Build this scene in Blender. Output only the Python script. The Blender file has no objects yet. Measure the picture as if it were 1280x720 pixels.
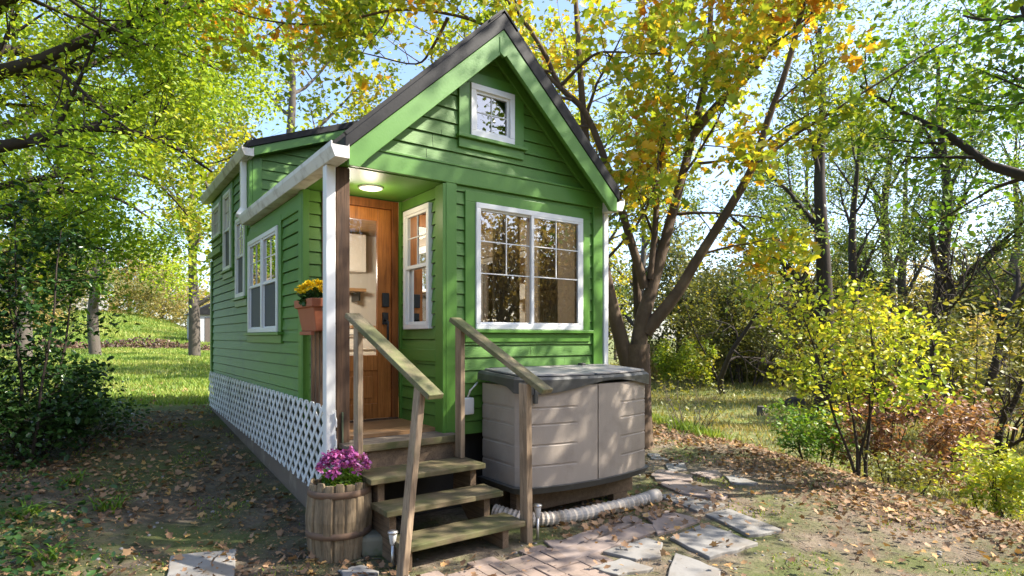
import bpy, math, random
import numpy as np
from mathutils import Vector, Matrix

R = math.radians
scene = bpy.context.scene
col = scene.collection

# ------------------------------------------------------------------ camera
CAM = Vector((-1.469, -4.296, 1.5))
YAW = R(35.5)
FWD = Vector((math.sin(YAW), math.cos(YAW), 0)); RGT = Vector((math.cos(YAW), -math.sin(YAW), 0))
FPX, HORIZ = 742.0, 422.0
cd = bpy.data.cameras.new('camera'); cam = bpy.data.objects.new('camera', cd); col.objects.link(cam)
cam.location = CAM; cam.rotation_euler = (R(90), 0, -YAW)
cd.sensor_width = 36; cd.lens = FPX/1280*36; cd.shift_y = (HORIZ-360)/1280
cd.clip_start = .05; cd.clip_end = 2000
scene.camera = cam

# ------------------------------------------------------------------ light
SUN_EL = R(43)
SUN_AZ = Vector((.80, -.60, 0)).normalized()
SUN_DIR = Vector((SUN_AZ.x*math.cos(SUN_EL), SUN_AZ.y*math.cos(SUN_EL), math.sin(SUN_EL)))
w = bpy.data.worlds.new('World'); scene.world = w; w.use_nodes = True
nt = w.node_tree; nt.nodes.clear()
sky = nt.nodes.new('ShaderNodeTexSky'); sky.sky_type = 'NISHITA'; sky.sun_disc = False
sky.sun_elevation = SUN_EL; sky.sun_rotation = math.atan2(SUN_DIR.x, SUN_DIR.y)
sky.air_density = .8; sky.dust_density = 1.5; sky.ozone_density = 1.0
bg = nt.nodes.new('ShaderNodeBackground'); bg.inputs['Strength'].default_value = .15
wo = nt.nodes.new('ShaderNodeOutputWorld')
nt.links.new(sky.outputs[0], bg.inputs[0]); nt.links.new(bg.outputs[0], wo.inputs[0])
sl = bpy.data.lights.new('sun', 'SUN'); sl.energy = 4.3; sl.angle = R(.5); sl.color = (1, .93, .82)
so = bpy.data.objects.new('sun', sl); col.objects.link(so)
so.rotation_euler = (-SUN_DIR).to_track_quat('-Z', 'Y').to_euler()
vs = scene.view_settings
vs.view_transform = 'Standard'; vs.look = 'None'; vs.gamma = 1; vs.exposure = 1.65
cy = scene.cycles
cy.use_denoising = True; cy.max_bounces = 7; cy.diffuse_bounces = 4; cy.transparent_max_bounces = 10
cy.transmission_bounces = 4; cy.glossy_bounces = 3; cy.sample_clamp_indirect = 6
cy.caustics_reflective = False; cy.caustics_refractive = False

def at(px, py, depth):
    return CAM + FWD*depth + RGT*((px-640)/FPX*depth) + Vector((0, 0, (HORIZ-py)/FPX*depth))
def on_z(px, py, z):
    return at(px, py, FPX*(CAM.z-z)/(py-HORIZ))

# ------------------------------------------------------------------ materials
def new_mat(name):
    m = bpy.data.materials.new(name); m.use_nodes = True
    n = m.node_tree; n.nodes.clear()
    out = n.nodes.new('ShaderNodeOutputMaterial')
    return m, n, out
def N(n, t, **kw):
    x = n.nodes.new(t)
    for k, v in kw.items():
        if k.startswith('_'): setattr(x, k[1:], v)
        else: x.inputs[k.replace('__', ' ')].default_value = v
    return x
def ramp(n, src, stops, interp='LINEAR'):
    r = n.nodes.new('ShaderNodeValToRGB'); e = r.color_ramp.elements; r.color_ramp.interpolation = interp
    while len(e) < len(stops): e.new(.5)
    for el, (p, c) in zip(e, stops): el.position = p; el.color = (*c, 1) if len(c) == 3 else c
    n.links.new(src, r.inputs[0]); return r.outputs[0]
def mixc(n, f, a, b, mode='MIX'):
    m = n.nodes.new('ShaderNodeMix'); m.data_type = 'RGBA'; m.blend_type = mode
    for k, v in ((0, f), (6, a), (7, b)):
        if isinstance(v, bpy.types.NodeSocket): n.links.new(v, m.inputs[k])
        else: m.inputs[k].default_value = v if k == 0 else ((*v, 1) if len(v) == 3 else v)
    return m.outputs[2]
def coords(n, scale=(1, 1, 1)):
    tc = n.nodes.new('ShaderNodeTexCoord'); mp = n.nodes.new('ShaderNodeMapping')
    mp.inputs['Scale'].default_value = scale
    n.links.new(tc.outputs['Object'], mp.inputs[0]); return mp.outputs[0]
def noise(n, vec, scale, detail=4, rough=.55):
    x = N(n, 'ShaderNodeTexNoise', Scale=scale, Detail=detail, Roughness=rough)
    n.links.new(vec, x.inputs['Vector']); return x.outputs['Fac']
def bump(n, h, strength=.3, dist=.01):
    b = N(n, 'ShaderNodeBump', Strength=strength, Distance=dist); n.links.new(h, b.inputs['Height']); return b.outputs[0]
def surface(name, c1, c2, scale=3, rough=.6, stretch=(1, 1, 1), dirt=None, dirt_scale=1.2, bump_s=.15, bump_scale=40, spec=.4, dirt_lo=.5, dirt_hi=.7, metal=0):
    m, n, out = new_mat(name)
    v = coords(n, stretch)
    c = mixc(n, noise(n, v, scale), c1, c2)
    if dirt:
        d = ramp(n, noise(n, coords(n), dirt_scale, 6, .65), [(dirt_lo, (0, 0, 0)), (dirt_hi, (1, 1, 1))])
        c = mixc(n, d, c, dirt)
    p = N(n, 'ShaderNodeBsdfPrincipled', Roughness=rough, Metallic=metal)
    p.inputs['Specular IOR Level'].default_value = spec
    n.links.new(c, p.inputs['Base Color'])
    if bump_s: n.links.new(bump(n, noise(n, v, bump_scale, 5), bump_s), p.inputs['Normal'])
    n.links.new(p.outputs[0], out.inputs[0]); return m
def wood(name, light, dark, axis, moss=None, rough=.75, moss_lo=.45, moss_hi=.65):
    m, n, out = new_mat(name)
    k = 'xyz'.index(axis)
    st_ = lambda a, b: tuple(b if q == k else a for q in range(3))
    v1 = coords(n, st_(9, .9)); v2 = coords(n, st_(55, 1.6)); v0 = coords(n)
    g1 = noise(n, v1, 2.4, 5, .6); g2 = noise(n, v2, 2.0, 5, .7)
    c = mixc(n, ramp(n, g1, [(.32, (0, 0, 0)), (.68, (1, 1, 1))]), dark, light)
    c = mixc(n, .75, c, ramp(n, g2, [(.33, (.34, .32, .30)), (.5, (1, 1, 1)), (.72, (1.22, 1.2, 1.16))]), 'MULTIPLY')
    if moss:
        d = ramp(n, noise(n, v0, 4.5, 7, .7), [(moss_lo, (0, 0, 0)), (moss_hi, (.9, .9, .9))]); c = mixc(n, d, c, moss)
    w_ = ramp(n, noise(n, v0, 2.1, 5, .6), [(.35, (.68, .67, .66)), (.65, (1.12, 1.12, 1.12))]); c = mixc(n, 1.0, c, w_, 'MULTIPLY')
    kn = N(n, 'ShaderNodeTexVoronoi', Scale=1.0); n.links.new(coords(n, st_(5.5, 2.6)), kn.inputs['Vector'])
    c = mixc(n, ramp(n, kn.outputs['Distance'], [(.05, (.75, .75, .75)), (.13, (0, 0, 0))]), c, tuple(q*.45 for q in dark))
    p = N(n, 'ShaderNodeBsdfPrincipled', Roughness=rough); p.inputs['Specular IOR Level'].default_value = .3
    n.links.new(c, p.inputs['Base Color']); n.links.new(bump(n, g2, .45, .004), p.inputs['Normal']); n.links.new(p.outputs[0], out.inputs[0]); return m

GREEN = surface('green_paint', (.082, .192, .028), (.108, .245, .042), 3, .5, stretch=(1, 1, 7), bump_s=.22, bump_scale=26, dirt=(.052, .12, .034), dirt_scale=2.2, dirt_lo=.52, dirt_hi=.8)
GREEN_TRIM = surface('green_trim_paint', (.080, .202, .029), (.094, .226, .036), 5, .42, bump_s=.1, bump_scale=50)
WHITE = surface('white_paint', (.78, .78, .76), (.70, .70, .67), 5, .4, bump_s=.05)
WEATHERED_WHITE = surface('weathered_white_paint', (.72, .71, .68), (.60, .58, .53), 6, .55, stretch=(6, 1, 6), dirt=(.30, .25, .19), dirt_scale=5, dirt_lo=.5, dirt_hi=.75)
LATTICE = surface('white_vinyl', (.82, .82, .80), (.75, .75, .73), 3, .45, dirt=(.42, .42, .38), dirt_scale=3, bump_s=0, dirt_lo=.52, dirt_hi=.8)
ROOF = surface('charcoal_metal_roof', (.008, .008, .009), (.012, .012, .0125), 6, .55, dirt=(.02, .02, .02), dirt_scale=4, bump_s=.08, spec=.2)
SKIRT = surface('brown_skirt_board', (.20, .15, .11), (.13, .10, .075), 3, .85, dirt=(.28, .23, .17), dirt_scale=3)
DARK = surface('void_shade_and_soil', (.03, .026, .022), (.05, .043, .035), 5, .9)
BROWN_POST = wood('dark_brown_wood', (.13, .075, .043), (.055, .033, .021), 'z')
PALE_V = wood('pale_weathered_wood_upright', (.40, .30, .20), (.25, .18, .115), 'z', (.24, .2, .1), moss_lo=.58, moss_hi=.8)
PALE_R = wood('mossy_rail_wood', (.31, .25, .155), (.19, .15, .09), 'y', (.115, .125, .05), moss_lo=.36, moss_hi=.6)
TREAD = wood('mossy_tread_wood', (.22, .17, .10), (.12, .094, .055), 'x', (.085, .092, .032), moss_lo=.38, moss_hi=.62)
TREAD_UNDER = wood('brown_framing_wood', (.24, .165, .10), (.14, .095, .06), 'y')  # plain brown wood for riser, stringers and shed bearers
DECK = wood('porch_boards', (.22, .18, .14), (.12, .095, .072), 'x')
DOOR = wood('orange_stained_door', (.50, .185, .045), (.38, .13, .028), 'z', rough=.38)
JAMB = wood('stained_jamb', (.30, .10, .026), (.20, .065, .016), 'z', rough=.45)
BLACK = surface('black_metal', (.012, .012, .013), (.02, .02, .02), 8, .35, bump_s=0)
TERRACOTTA = surface('terracotta', (.42, .135, .065), (.34, .105, .05), 5, .6)
SHED = surface('taupe_resin', (.375, .318, .263), (.31, .262, .217), 2, .5, stretch=(3, 3, .7), bump_s=.2, bump_scale=90, dirt=(.21, .175, .145), dirt_scale=2.6, dirt_lo=.5, dirt_hi=.85)
SHED_LID = surface('grey_resin', (.33, .31, .29), (.27, .25, .235), 3, .5, bump_s=.12, bump_scale=120, dirt=(.42, .40, .37), dirt_scale=3)
SHED_DARK = surface('charcoal_resin', (.075, .073, .066), (.055, .055, .05), 4, .45, bump_s=.08, dirt=(.13, .13, .12), dirt_scale=4)
PIPE = surface('pale_plastic', (.60, .53, .44), (.50, .43, .35), 8, .55, dirt=(.30, .24, .17), dirt_scale=7)
STAVE = wood('grey_barrel_staves', (.33, .25, .155), (.15, .11, .065), 'z', (.13, .10, .06), moss_lo=.5, moss_hi=.75)
RUST = surface('rusted_iron', (.12, .08, .055), (.18, .105, .06), 9, .8, dirt=(.08, .06, .05), dirt_scale=6)
SLATE = surface('bluestone', (.255, .243, .225), (.18, .172, .16), 3, .8, dirt=(.17, .145, .115), dirt_scale=3, bump_s=.4, bump_scale=14, dirt_lo=.48, dirt_hi=.72)
PINKSTONE = surface('pink_sandstone', (.28, .225, .195), (.22, .172, .148), 3, .85, dirt=(.2, .155, .12), dirt_scale=4, bump_s=.4, bump_scale=14)
BRICK = surface('worn_brick', (.28, .215, .175), (.21, .155, .125), 9, .9, dirt=(.19, .145, .11), dirt_scale=5, bump_s=.4, bump_scale=30)
MOSS_BLOCK = surface('mossy_stone', (.22, .20, .15), (.15, .15, .10), 6, .9, dirt=(.10, .12, .045), dirt_scale=6, bump_s=.5, bump_scale=20)
STEEL = surface('brushed_steel', (.55, .53, .5), (.45, .43, .4), 20, .3, metal=.8, bump_s=0)
INNER = surface('interior_tan', (.52, .46, .37), (.45, .39, .31), 2, .7, bump_s=0)
INWOOD = wood('interior_wood', (.42, .24, .11), (.30, .165, .075), 'x', rough=.5)
CABINET = surface('cream_cabinet_paint', (.74, .69, .60), (.68, .63, .54), 2, .4, bump_s=0)
BLIND = surface('brown_blind', (.20, .145, .095), (.16, .115, .075), 4, .8, stretch=(1, 1, 30))
SCREEN = surface('grey_insect_screen', (.055, .06, .07), (.075, .08, .09), 90, .6, bump_s=0)
BARK = surface('brown_bark', (.135, .088, .055), (.055, .037, .025), 3.5, .92, stretch=(4, 4, .8), dirt=(.17, .12, .075), dirt_scale=2.5, bump_s=.8, bump_scale=9)
DARK_BARK = surface('dark_bark', (.05, .036, .026), (.026, .02, .015), 5, .95, stretch=(4, 4, 1), bump_s=.6, bump_scale=10)
GREY_BARK = surface('grey_bark', (.13, .11, .092), (.07, .058, .048), 5, .95, stretch=(4, 4, 1), bump_s=.6, bump_scale=10)
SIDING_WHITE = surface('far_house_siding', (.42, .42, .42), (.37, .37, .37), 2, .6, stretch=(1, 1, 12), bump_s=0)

def glass_mat(name, tint, refl):
    m, n, out = new_mat(name)
    tr = N(n, 'ShaderNodeBsdfTransparent'); tr.inputs[0].default_value = (*tint, 1)
    gl = N(n, 'ShaderNodeBsdfGlossy', Roughness=.015); gl.inputs[0].default_value = (1, 1, 1, 1)
    fr = N(n, 'ShaderNodeFresnel', IOR=refl)
    mx = N(n, 'ShaderNodeMixShader')
    n.links.new(fr.outputs[0], mx.inputs[0]); n.links.new(tr.outputs[0], mx.inputs[1]); n.links.new(gl.outputs[0], mx.inputs[2])
    b = bump(n, noise(n, coords(n), 2.0, 1), .02, .01); n.links.new(b, gl.inputs['Normal'])
    n.links.new(mx.outputs[0], out.inputs[0]); return m
GLASS = glass_mat('window_glass', (.84, .86, .84), 2.7)
DOOR_GLASS = glass_mat('door_glass', (.93, .94, .93), 1.5)

def emit_mat(name, c, s):
    m, n, out = new_mat(name); e = N(n, 'ShaderNodeEmission', Strength=s); e.inputs[0].default_value = (*c, 1)
    n.links.new(e.outputs[0], out.inputs[0]); return m

def leaf_mat(name, stops, trans=.45, clump=.55, clump_scale=.8, gloss=.45):
    m, n, out = new_mat(name)
    g = n.nodes.new('ShaderNodeNewGeometry')
    nz = noise(n, coords(n), clump_scale, 3)
    nz = ramp(n, nz, [(.3, (0, 0, 0)), (.7, (1, 1, 1))])
    f = mixc(n, clump, g.outputs['Random Per Island'], nz)
    c = ramp(n, f, stops)
    d = N(n, 'ShaderNodeBsdfPrincipled', Roughness=gloss); d.inputs['Specular IOR Level'].default_value = .35
    n.links.new(c, d.inputs['Base Color'])
    t = N(n, 'ShaderNodeBsdfTranslucent')
    c2 = mixc(n, 1.0, c, (1.25, 1.15, .55), 'MULTIPLY'); n.links.new(c2, t.inputs[0])
    mx = N(n, 'ShaderNodeMixShader'); mx.inputs[0].default_value = trans
    n.links.new(d.outputs[0], mx.inputs[1]); n.links.new(t.outputs[0], mx.inputs[2])
    n.links.new(mx.outputs[0], out.inputs[0]); return m
L_MAPLE = leaf_mat('autumn_maple_leaves', [(.12, (.13, .23, .03)), (.42, (.32, .41, .045)), (.62, (.54, .47, .05)), (.74, (.62, .36, .035)), (.88, (.56, .20, .025))], .5, .55, .9)
L_ELM = leaf_mat('spring_green_leaves', [(.12, (.11, .24, .018)), (.4, (.26, .39, .035)), (.7, (.42, .52, .045)), (.95, (.55, .50, .05))], .5, .6, .6)
L_BACK = leaf_mat('yellow_green_leaves', [(.1, (.10, .17, .02)), (.4, (.24, .33, .035)), (.7, (.42, .42, .045)), (.95, (.52, .36, .04))], .5, .6, .35)
L_AIRY = leaf_mat('fine_green_leaves', [(.1, (.07, .13, .03)), (.5, (.15, .23, .05)), (.8, (.30, .33, .06)), (.97, (.45, .36, .06))], .45, .55, .35)
L_OAK = leaf_mat('mid_green_leaves', [(.1, (.05, .13, .015)), (.5, (.12, .24, .025)), (.9, (.28, .34, .04))], .45, .5, .6)
L_DARK = leaf_mat('evergreen_leaves', [(.1, (.018, .05, .012)), (.6, (.035, .085, .018)), (.95, (.07, .14, .03))], .2, .4, 1.5, .3)
L_BROWN = leaf_mat('russet_leaves', [(.1, (.14, .07, .04)), (.5, (.27, .135, .075)), (.9, (.40, .235, .12))], .35, .4, 1.5)
L_OLIVE = leaf_mat('olive_leaves', [(.1, (.09, .12, .025)), (.5, (.19, .20, .04)), (.8, (.32, .27, .05)), (.95, (.40, .23, .05))], .4, .55, .6)
L_SAPLING = leaf_mat('yellow_sapling_leaves', [(.08, (.16, .28, .03)), (.45, (.38, .46, .05)), (.78, (.56, .52, .07)), (.96, (.50, .20, .04))], .5, .45, 1.2)
L_WOODS = leaf_mat('mixed_autumn_leaves', [(.1, (.10, .13, .045)), (.35, (.20, .21, .075)), (.55, (.33, .29, .11)), (.75, (.42, .31, .12)), (.95, (.34, .24, .16))], .5, .75, .12)
L_LITTER = leaf_mat('fallen_leaf_litter', [(.05, (.10, .055, .03)), (.4, (.20, .115, .06)), (.65, (.34, .21, .12)), (.85, (.42, .24, .07)), (.97, (.50, .34, .16))], .12, .35, 1.2, .7)
L_GRASS = leaf_mat('lawn_blades', [(.1, (.085, .17, .025)), (.5, (.20, .29, .045)), (.9, (.42, .40, .12))], .35, .55, .35, .5)
L_MEADOW = leaf_mat('meadow_blades', [(.1, (.12, .17, .035)), (.45, (.26, .26, .07)), (.75, (.42, .35, .16)), (.95, (.40, .29, .17))], .35, .55, .3, .5)
PETAL_Y = leaf_mat('yellow_petals', [(.1, (.70, .46, .01)), (.9, (.82, .66, .02))], .25, .2, 5, .6)
PETAL_P = leaf_mat('magenta_petals', [(.1, (.38, .06, .28)), (.6, (.55, .15, .42)), (.95, (.68, .33, .58))], .25, .2, 5, .6)

# ------------------------------------------------------------------ building helpers
ROOT = {}
def root_of(o): return ROOT.get(o.name, Vector((0, 0, 0)))
def tag(o, label, cat, group=None):
    o['label'] = label; o['category'] = cat
    if group: o['group'] = group
    return o
def thing(name, label, cat, loc, group=None):
    o = bpy.data.objects.new(name, None); col.objects.link(o)
    o.empty_display_size = .2
    o.location = loc; ROOT[o.name] = Vector(loc)
    return tag(o, label, cat, group)
def link_mesh(name, me, m, parent=None, loc=None):
    o = bpy.data.objects.new(name, me); col.objects.link(o)
    if m is not None and not me.materials: me.materials.append(m)
    if parent is not None:
        o.parent = parent; ROOT[o.name] = root_of(parent)
    elif loc is not None:
        o.location = loc; ROOT[o.name] = Vector(loc)
    return o
class MB:
    def __init__(s): s.v = []; s.f = []; s.smooth = []
    def add(s, vs, fs, sm=False):
        b = len(s.v); s.v += [tuple(p) for p in vs]
        for f in fs: s.f.append(tuple(i+b for i in f)); s.smooth.append(sm)
        return s
    def box(s, x0, x1, y0, y1, z0, z1):
        v = [(x, y, z) for z in (z0, z1) for y in (y0, y1) for x in (x0, x1)]
        return s.add(v, [(0, 2, 3, 1), (4, 5, 7, 6), (0, 1, 5, 4), (2, 6, 7, 3), (0, 4, 6, 2), (1, 3, 7, 5)])
    def beam(s, a, b, w, h, up=(0, 0, 1), horizontal_ends=False):
        a = Vector(a); b = Vector(b); d = (b-a).normalized(); up = Vector(up)
        side = d.cross(up).normalized(); u = side.cross(d).normalized()
        v = []
        for p in (a, b):
            for (i, j) in ((-1, -1), (1, -1), (1, 1), (-1, 1)): v.append(p+side*(i*w/2)+u*(j*h/2))
        return s.add(v, [(0, 1, 2, 3), (7, 6, 5, 4), (0, 4, 5, 1), (1, 5, 6, 2), (2, 6, 7, 3), (3, 7, 4, 0)])
    def prism(s, poly, direction):
        d = Vector(direction); n = len(poly); p = [Vector(q) for q in poly]
        return s.add(p+[q+d for q in p], [tuple(range(n-1, -1, -1)), tuple(range(n, 2*n))]+[(i, (i+1) % n, n+(i+1) % n, n+i) for i in range(n)])
    def quad(s, a, b, c, d): return s.add([a, b, c, d], [(0, 1, 2, 3)])
    def tube(s, pts, radii, sides=8, cap=True, sm=True):
        pts = [Vector(p) for p in pts]; n = len(pts); v = []
        ref = Vector((.31, .17, .93)).normalized()
        for i, p in enumerate(pts):
            t = (pts[min(i+1, n-1)]-pts[max(i-1, 0)]).normalized()
            if abs(t.dot(ref)) > .97: a = t.cross(Vector((1, 0, 0))).normalized()
            else: a = t.cross(ref).normalized()
            b = t.cross(a)
            r = radii[i] if hasattr(radii, '__len__') else radii
            for k in range(sides):
                th = 2*math.pi*k/sides; v.append(p+(a*math.cos(th)+b*math.sin(th))*r)
        f = [(i*sides+k, i*sides+(k+1) % sides, (i+1)*sides+(k+1) % sides, (i+1)*sides+k) for i in range(n-1) for k in range(sides)]
        if cap: f += [tuple(range(sides-1, -1, -1)), tuple(range((n-1)*sides, n*sides))]
        return s.add(v, f, sm)
    def lathe(s, c, prof, sides=24, fn=None, sm=True):
        v = []
        for i, (r, z) in enumerate(prof):
            for k in range(sides):
                th = 2*math.pi*k/sides; rr = r if fn is None else fn(r, z, k)
                v.append((c[0]+rr*math.cos(th), c[1]+rr*math.sin(th), c[2]+z))
        n = len(prof)
        f = [(i*sides+k, i*sides+(k+1) % sides, (i+1)*sides+(k+1) % sides, (i+1)*sides+k) for i in range(n-1) for k in range(sides)]
        return s.add(v, f, sm)
    def build(s, name, m, parent=None, bevel=0, loc=None):
        off = root_of(parent) if parent is not None else (Vector(loc) if loc is not None else Vector((0, 0, 0)))
        me = bpy.data.meshes.new(name)
        me.from_pydata([(x-off.x, y-off.y, z-off.z) for x, y, z in s.v], [], s.f); me.validate(); me.update()
        if len(me.polygons) == len(s.smooth): me.polygons.foreach_set('use_smooth', s.smooth)
        o = link_mesh(name, me, m, parent, loc)
        if bevel:
            b = o.modifiers.new('bevel', 'BEVEL'); b.width = bevel; b.segments = 2; b.limit_method = 'ANGLE'; b.angle_limit = R(40)
        return o
def box(name, m, parent, *a, bevel=.004): return MB().box(*a).build(name, m, parent, bevel)
def array_mesh(name, V, F):
    V = np.asarray(V, np.float32); F = np.asarray(F, np.int32); k = F.shape[1]
    me = bpy.data.meshes.new(name)
    me.vertices.add(len(V)); me.vertices.foreach_set('co', V.ravel())
    me.loops.add(F.size); me.loops.foreach_set('vertex_index', F.ravel())
    me.polygons.add(len(F)); me.polygons.foreach_set('loop_start', np.arange(0, F.size, k, dtype=np.int32))
    me.update(calc_edges=True); return me

# ------------------------------------------------------------------ ground
def sst(t): t = np.clip(t, 0, 1); return t*t*(3-2*t)
def bank(x, y): return (x-4.03)*.92+(y+2.95)*(-.39)
def ground(x, y):
    x = np.asarray(x, float); y = np.asarray(y, float)
    L = .075*np.clip(y-.3, 0, 5.2)+.018*np.clip(y-5.5, 0, 27)+4.2*sst((y-33)/55)
    wgt = 1-sst((x-.2)/(3.5+.35*np.clip(y-5, 0, 40)))
    s = bank(x, y)
    far = np.hypot(x+1.5, y+4.3)
    z = .03+L*wgt-.85*sst(s/3.2)+.016*np.clip(far-14, 0, 26)*sst(s/3)+.9*sst((far-45)/60)*sst(s/5)
    b = .012*np.sin(x*2.3+1.3*np.sin(y*1.7))*np.sin(y*2.9+.6)+.008*np.sin(x*6.1+y*3.3)*np.sin(y*5.7-x*1.9)
    away = sst((np.maximum(np.maximum(-.3-x, x-2.9), np.maximum(-1.2-y, y-5.6)))/.8)
    b = b*(1-.75*sst((x-.2)/.5)*sst((4.4-x)/.6)*sst((1.2-y)/.6))
    z = z+b*away*(1+2*sst((far-12)/20))+.05*np.sin(x*.45+1)*np.sin(y*.4)*sst((far-6)/8)
    return z
def gz(x, y): return float(ground(x, y))
n_g = 420
u = np.linspace(-1, 1, n_g)
warp = lambda u: 9*u+291*np.sign(u)*np.abs(u)**5
gx, gy = np.meshgrid(1+warp(u), 1+warp(u))
GZ = ground(gx, gy)
V = np.stack([gx.ravel(), gy.ravel(), GZ.ravel()], 1)
ii = np.arange(n_g*n_g).reshape(n_g, n_g)
F = np.stack([ii[:-1, :-1].ravel(), ii[:-1, 1:].ravel(), ii[1:, 1:].ravel(), ii[1:, :-1].ravel()], 1)
me = array_mesh('ground', V, F)
me.polygons.foreach_set('use_smooth', [True]*len(F))
gxr, gyr = gx.ravel(), gy.ravel()
wob = .35*np.sin(gxr*1.9+gyr)+.25*np.sin(gyr*2.7-gxr*.8)
lawn = sst((gyr-5.75+.25*wob)/.5)*(1-sst((gxr-3)/3))
mead = sst((bank(gxr, gyr)-1.0+wob)/1.6)
grass = np.clip(lawn+mead*.6, 0, 1)
strip = np.exp(-((gyr-33.5)/1.3)**2)*(1-sst((gxr-6)/3))
grass *= (1-strip)
a = me.attributes.new('grass', 'FLOAT', 'POINT'); a.data.foreach_set('value', grass.astype(np.float32))
left = (1-sst((gxr+.1)/.6))*(1-lawn)
a = me.attributes.new('dark_earth', 'FLOAT', 'POINT'); a.data.foreach_set('value', left.astype(np.float32))
m, n, out = new_mat('earth_and_turf')
v = coords(n)
big, mid, fine = noise(n, v, .55, 5), noise(n, v, 3.2, 6, .65), noise(n, v, 26, 6, .7)
dirt = mixc(n, ramp(n, mid, [(.3, (0, 0, 0)), (.7, (1, 1, 1))]), (.10, .078, .055), (.265, .212, .155))
dark_earth = mixc(n, ramp(n, mid, [(.3, (0, 0, 0)), (.7, (1, 1, 1))]), (.062, .05, .034), (.175, .145, .105))  # darker version of the dirt, used left of the house
la = N(n, 'ShaderNodeAttribute', _attribute_name='dark_earth'); dirt = mixc(n, la.outputs['Fac'], dirt, dark_earth)
mossf = ramp(n, noise(n, v, 1.1, 6, .65), [(.46, (0, 0, 0)), (.62, (.85, .85, .85))])
dirt = mixc(n, mossf, dirt, (.10, .125, .035))
turf = mixc(n, big, (.095, .17, .028), (.21, .25, .06)); turf = mixc(n, ramp(n, mid, [(.45, (0, 0, 0)), (.75, (.6, .6, .6))]), turf, (.30, .26, .13))
ga = N(n, 'ShaderNodeAttribute', _attribute_name='grass')
c = mixc(n, ga.outputs['Fac'], dirt, turf)
c = mixc(n, .55, c, ramp(n, fine, [(.25, (.35, .35, .35)), (.75, (1.3, 1.3, 1.3))]), 'MULTIPLY')
p = N(n, 'ShaderNodeBsdfPrincipled', Roughness=.95); p.inputs['Specular IOR Level'].default_value = .15
n.links.new(c, p.inputs['Base Color']); n.links.new(bump(n, fine, .7, .03), p.inputs['Normal']); n.links.new(p.outputs[0], out.inputs[0])
go = link_mesh('ground', me, m); go['kind'] = 'structure'

# ------------------------------------------------------------------ the tiny house
XL, XR, LEN = .03, 2.65, 5.45
PX, PD = .91, .84          # the porch notch
house = thing('tiny_house', 'small green clapboard house with steep dark metal roof and corner porch', 'house', (1.34, 2.7, 0))
class Plane:
    def __init__(s, o, U, Nn): s.o = Vector(o); s.U = Vector(U); s.N = Vector(Nn)
    def P(s, u, z, n=0): return s.o+s.U*u+Vector((0, 0, z))+s.N*n
FRONT = Plane((0, 0, 0), (1, 0, 0), (0, -1, 0))
LEFT = Plane((XL, 0, 0), (0, 1, 0), (-1, 0, 0))
RIGHT = Plane((XR, 0, 0), (0, 1, 0), (1, 0, 0))
PORCH = Plane((PX, 0, 0), (0, 1, 0), (-1, 0, 0))
DOORW = Plane((0, PD, 0), (1, 0, 0), (0, -1, 0))
BACK = Plane((0, LEN, 0), (1, 0, 0), (0, 1, 0))
def bands(z0, z1, step, holes, extra=()):
    zs = {round(z0, 4), round(z1, 4)}
    z = z0
    while z < z1-1e-4: zs.add(round(z, 4)); z += step
    for h in holes:
        for q in (h[2], h[3]):
            if z0 < q < z1: zs.add(round(q, 4))
    for q in extra:
        if z0 < q < z1: zs.add(round(q, 4))
    return sorted(zs)
def spans(u0, u1, za, zb, holes):
    iv = [(u0, u1)]
    for h in holes:
        if h[2] < (za+zb)/2 < h[3]:
            nx = []
            for a, b in iv:
                if h[1] <= a or h[0] >= b: nx.append((a, b)); continue
                if h[0] > a: nx.append((a, h[0]))
                if h[1] < b: nx.append((h[1], b))
            iv = nx
    return iv
rs = random.Random(5)
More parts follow.
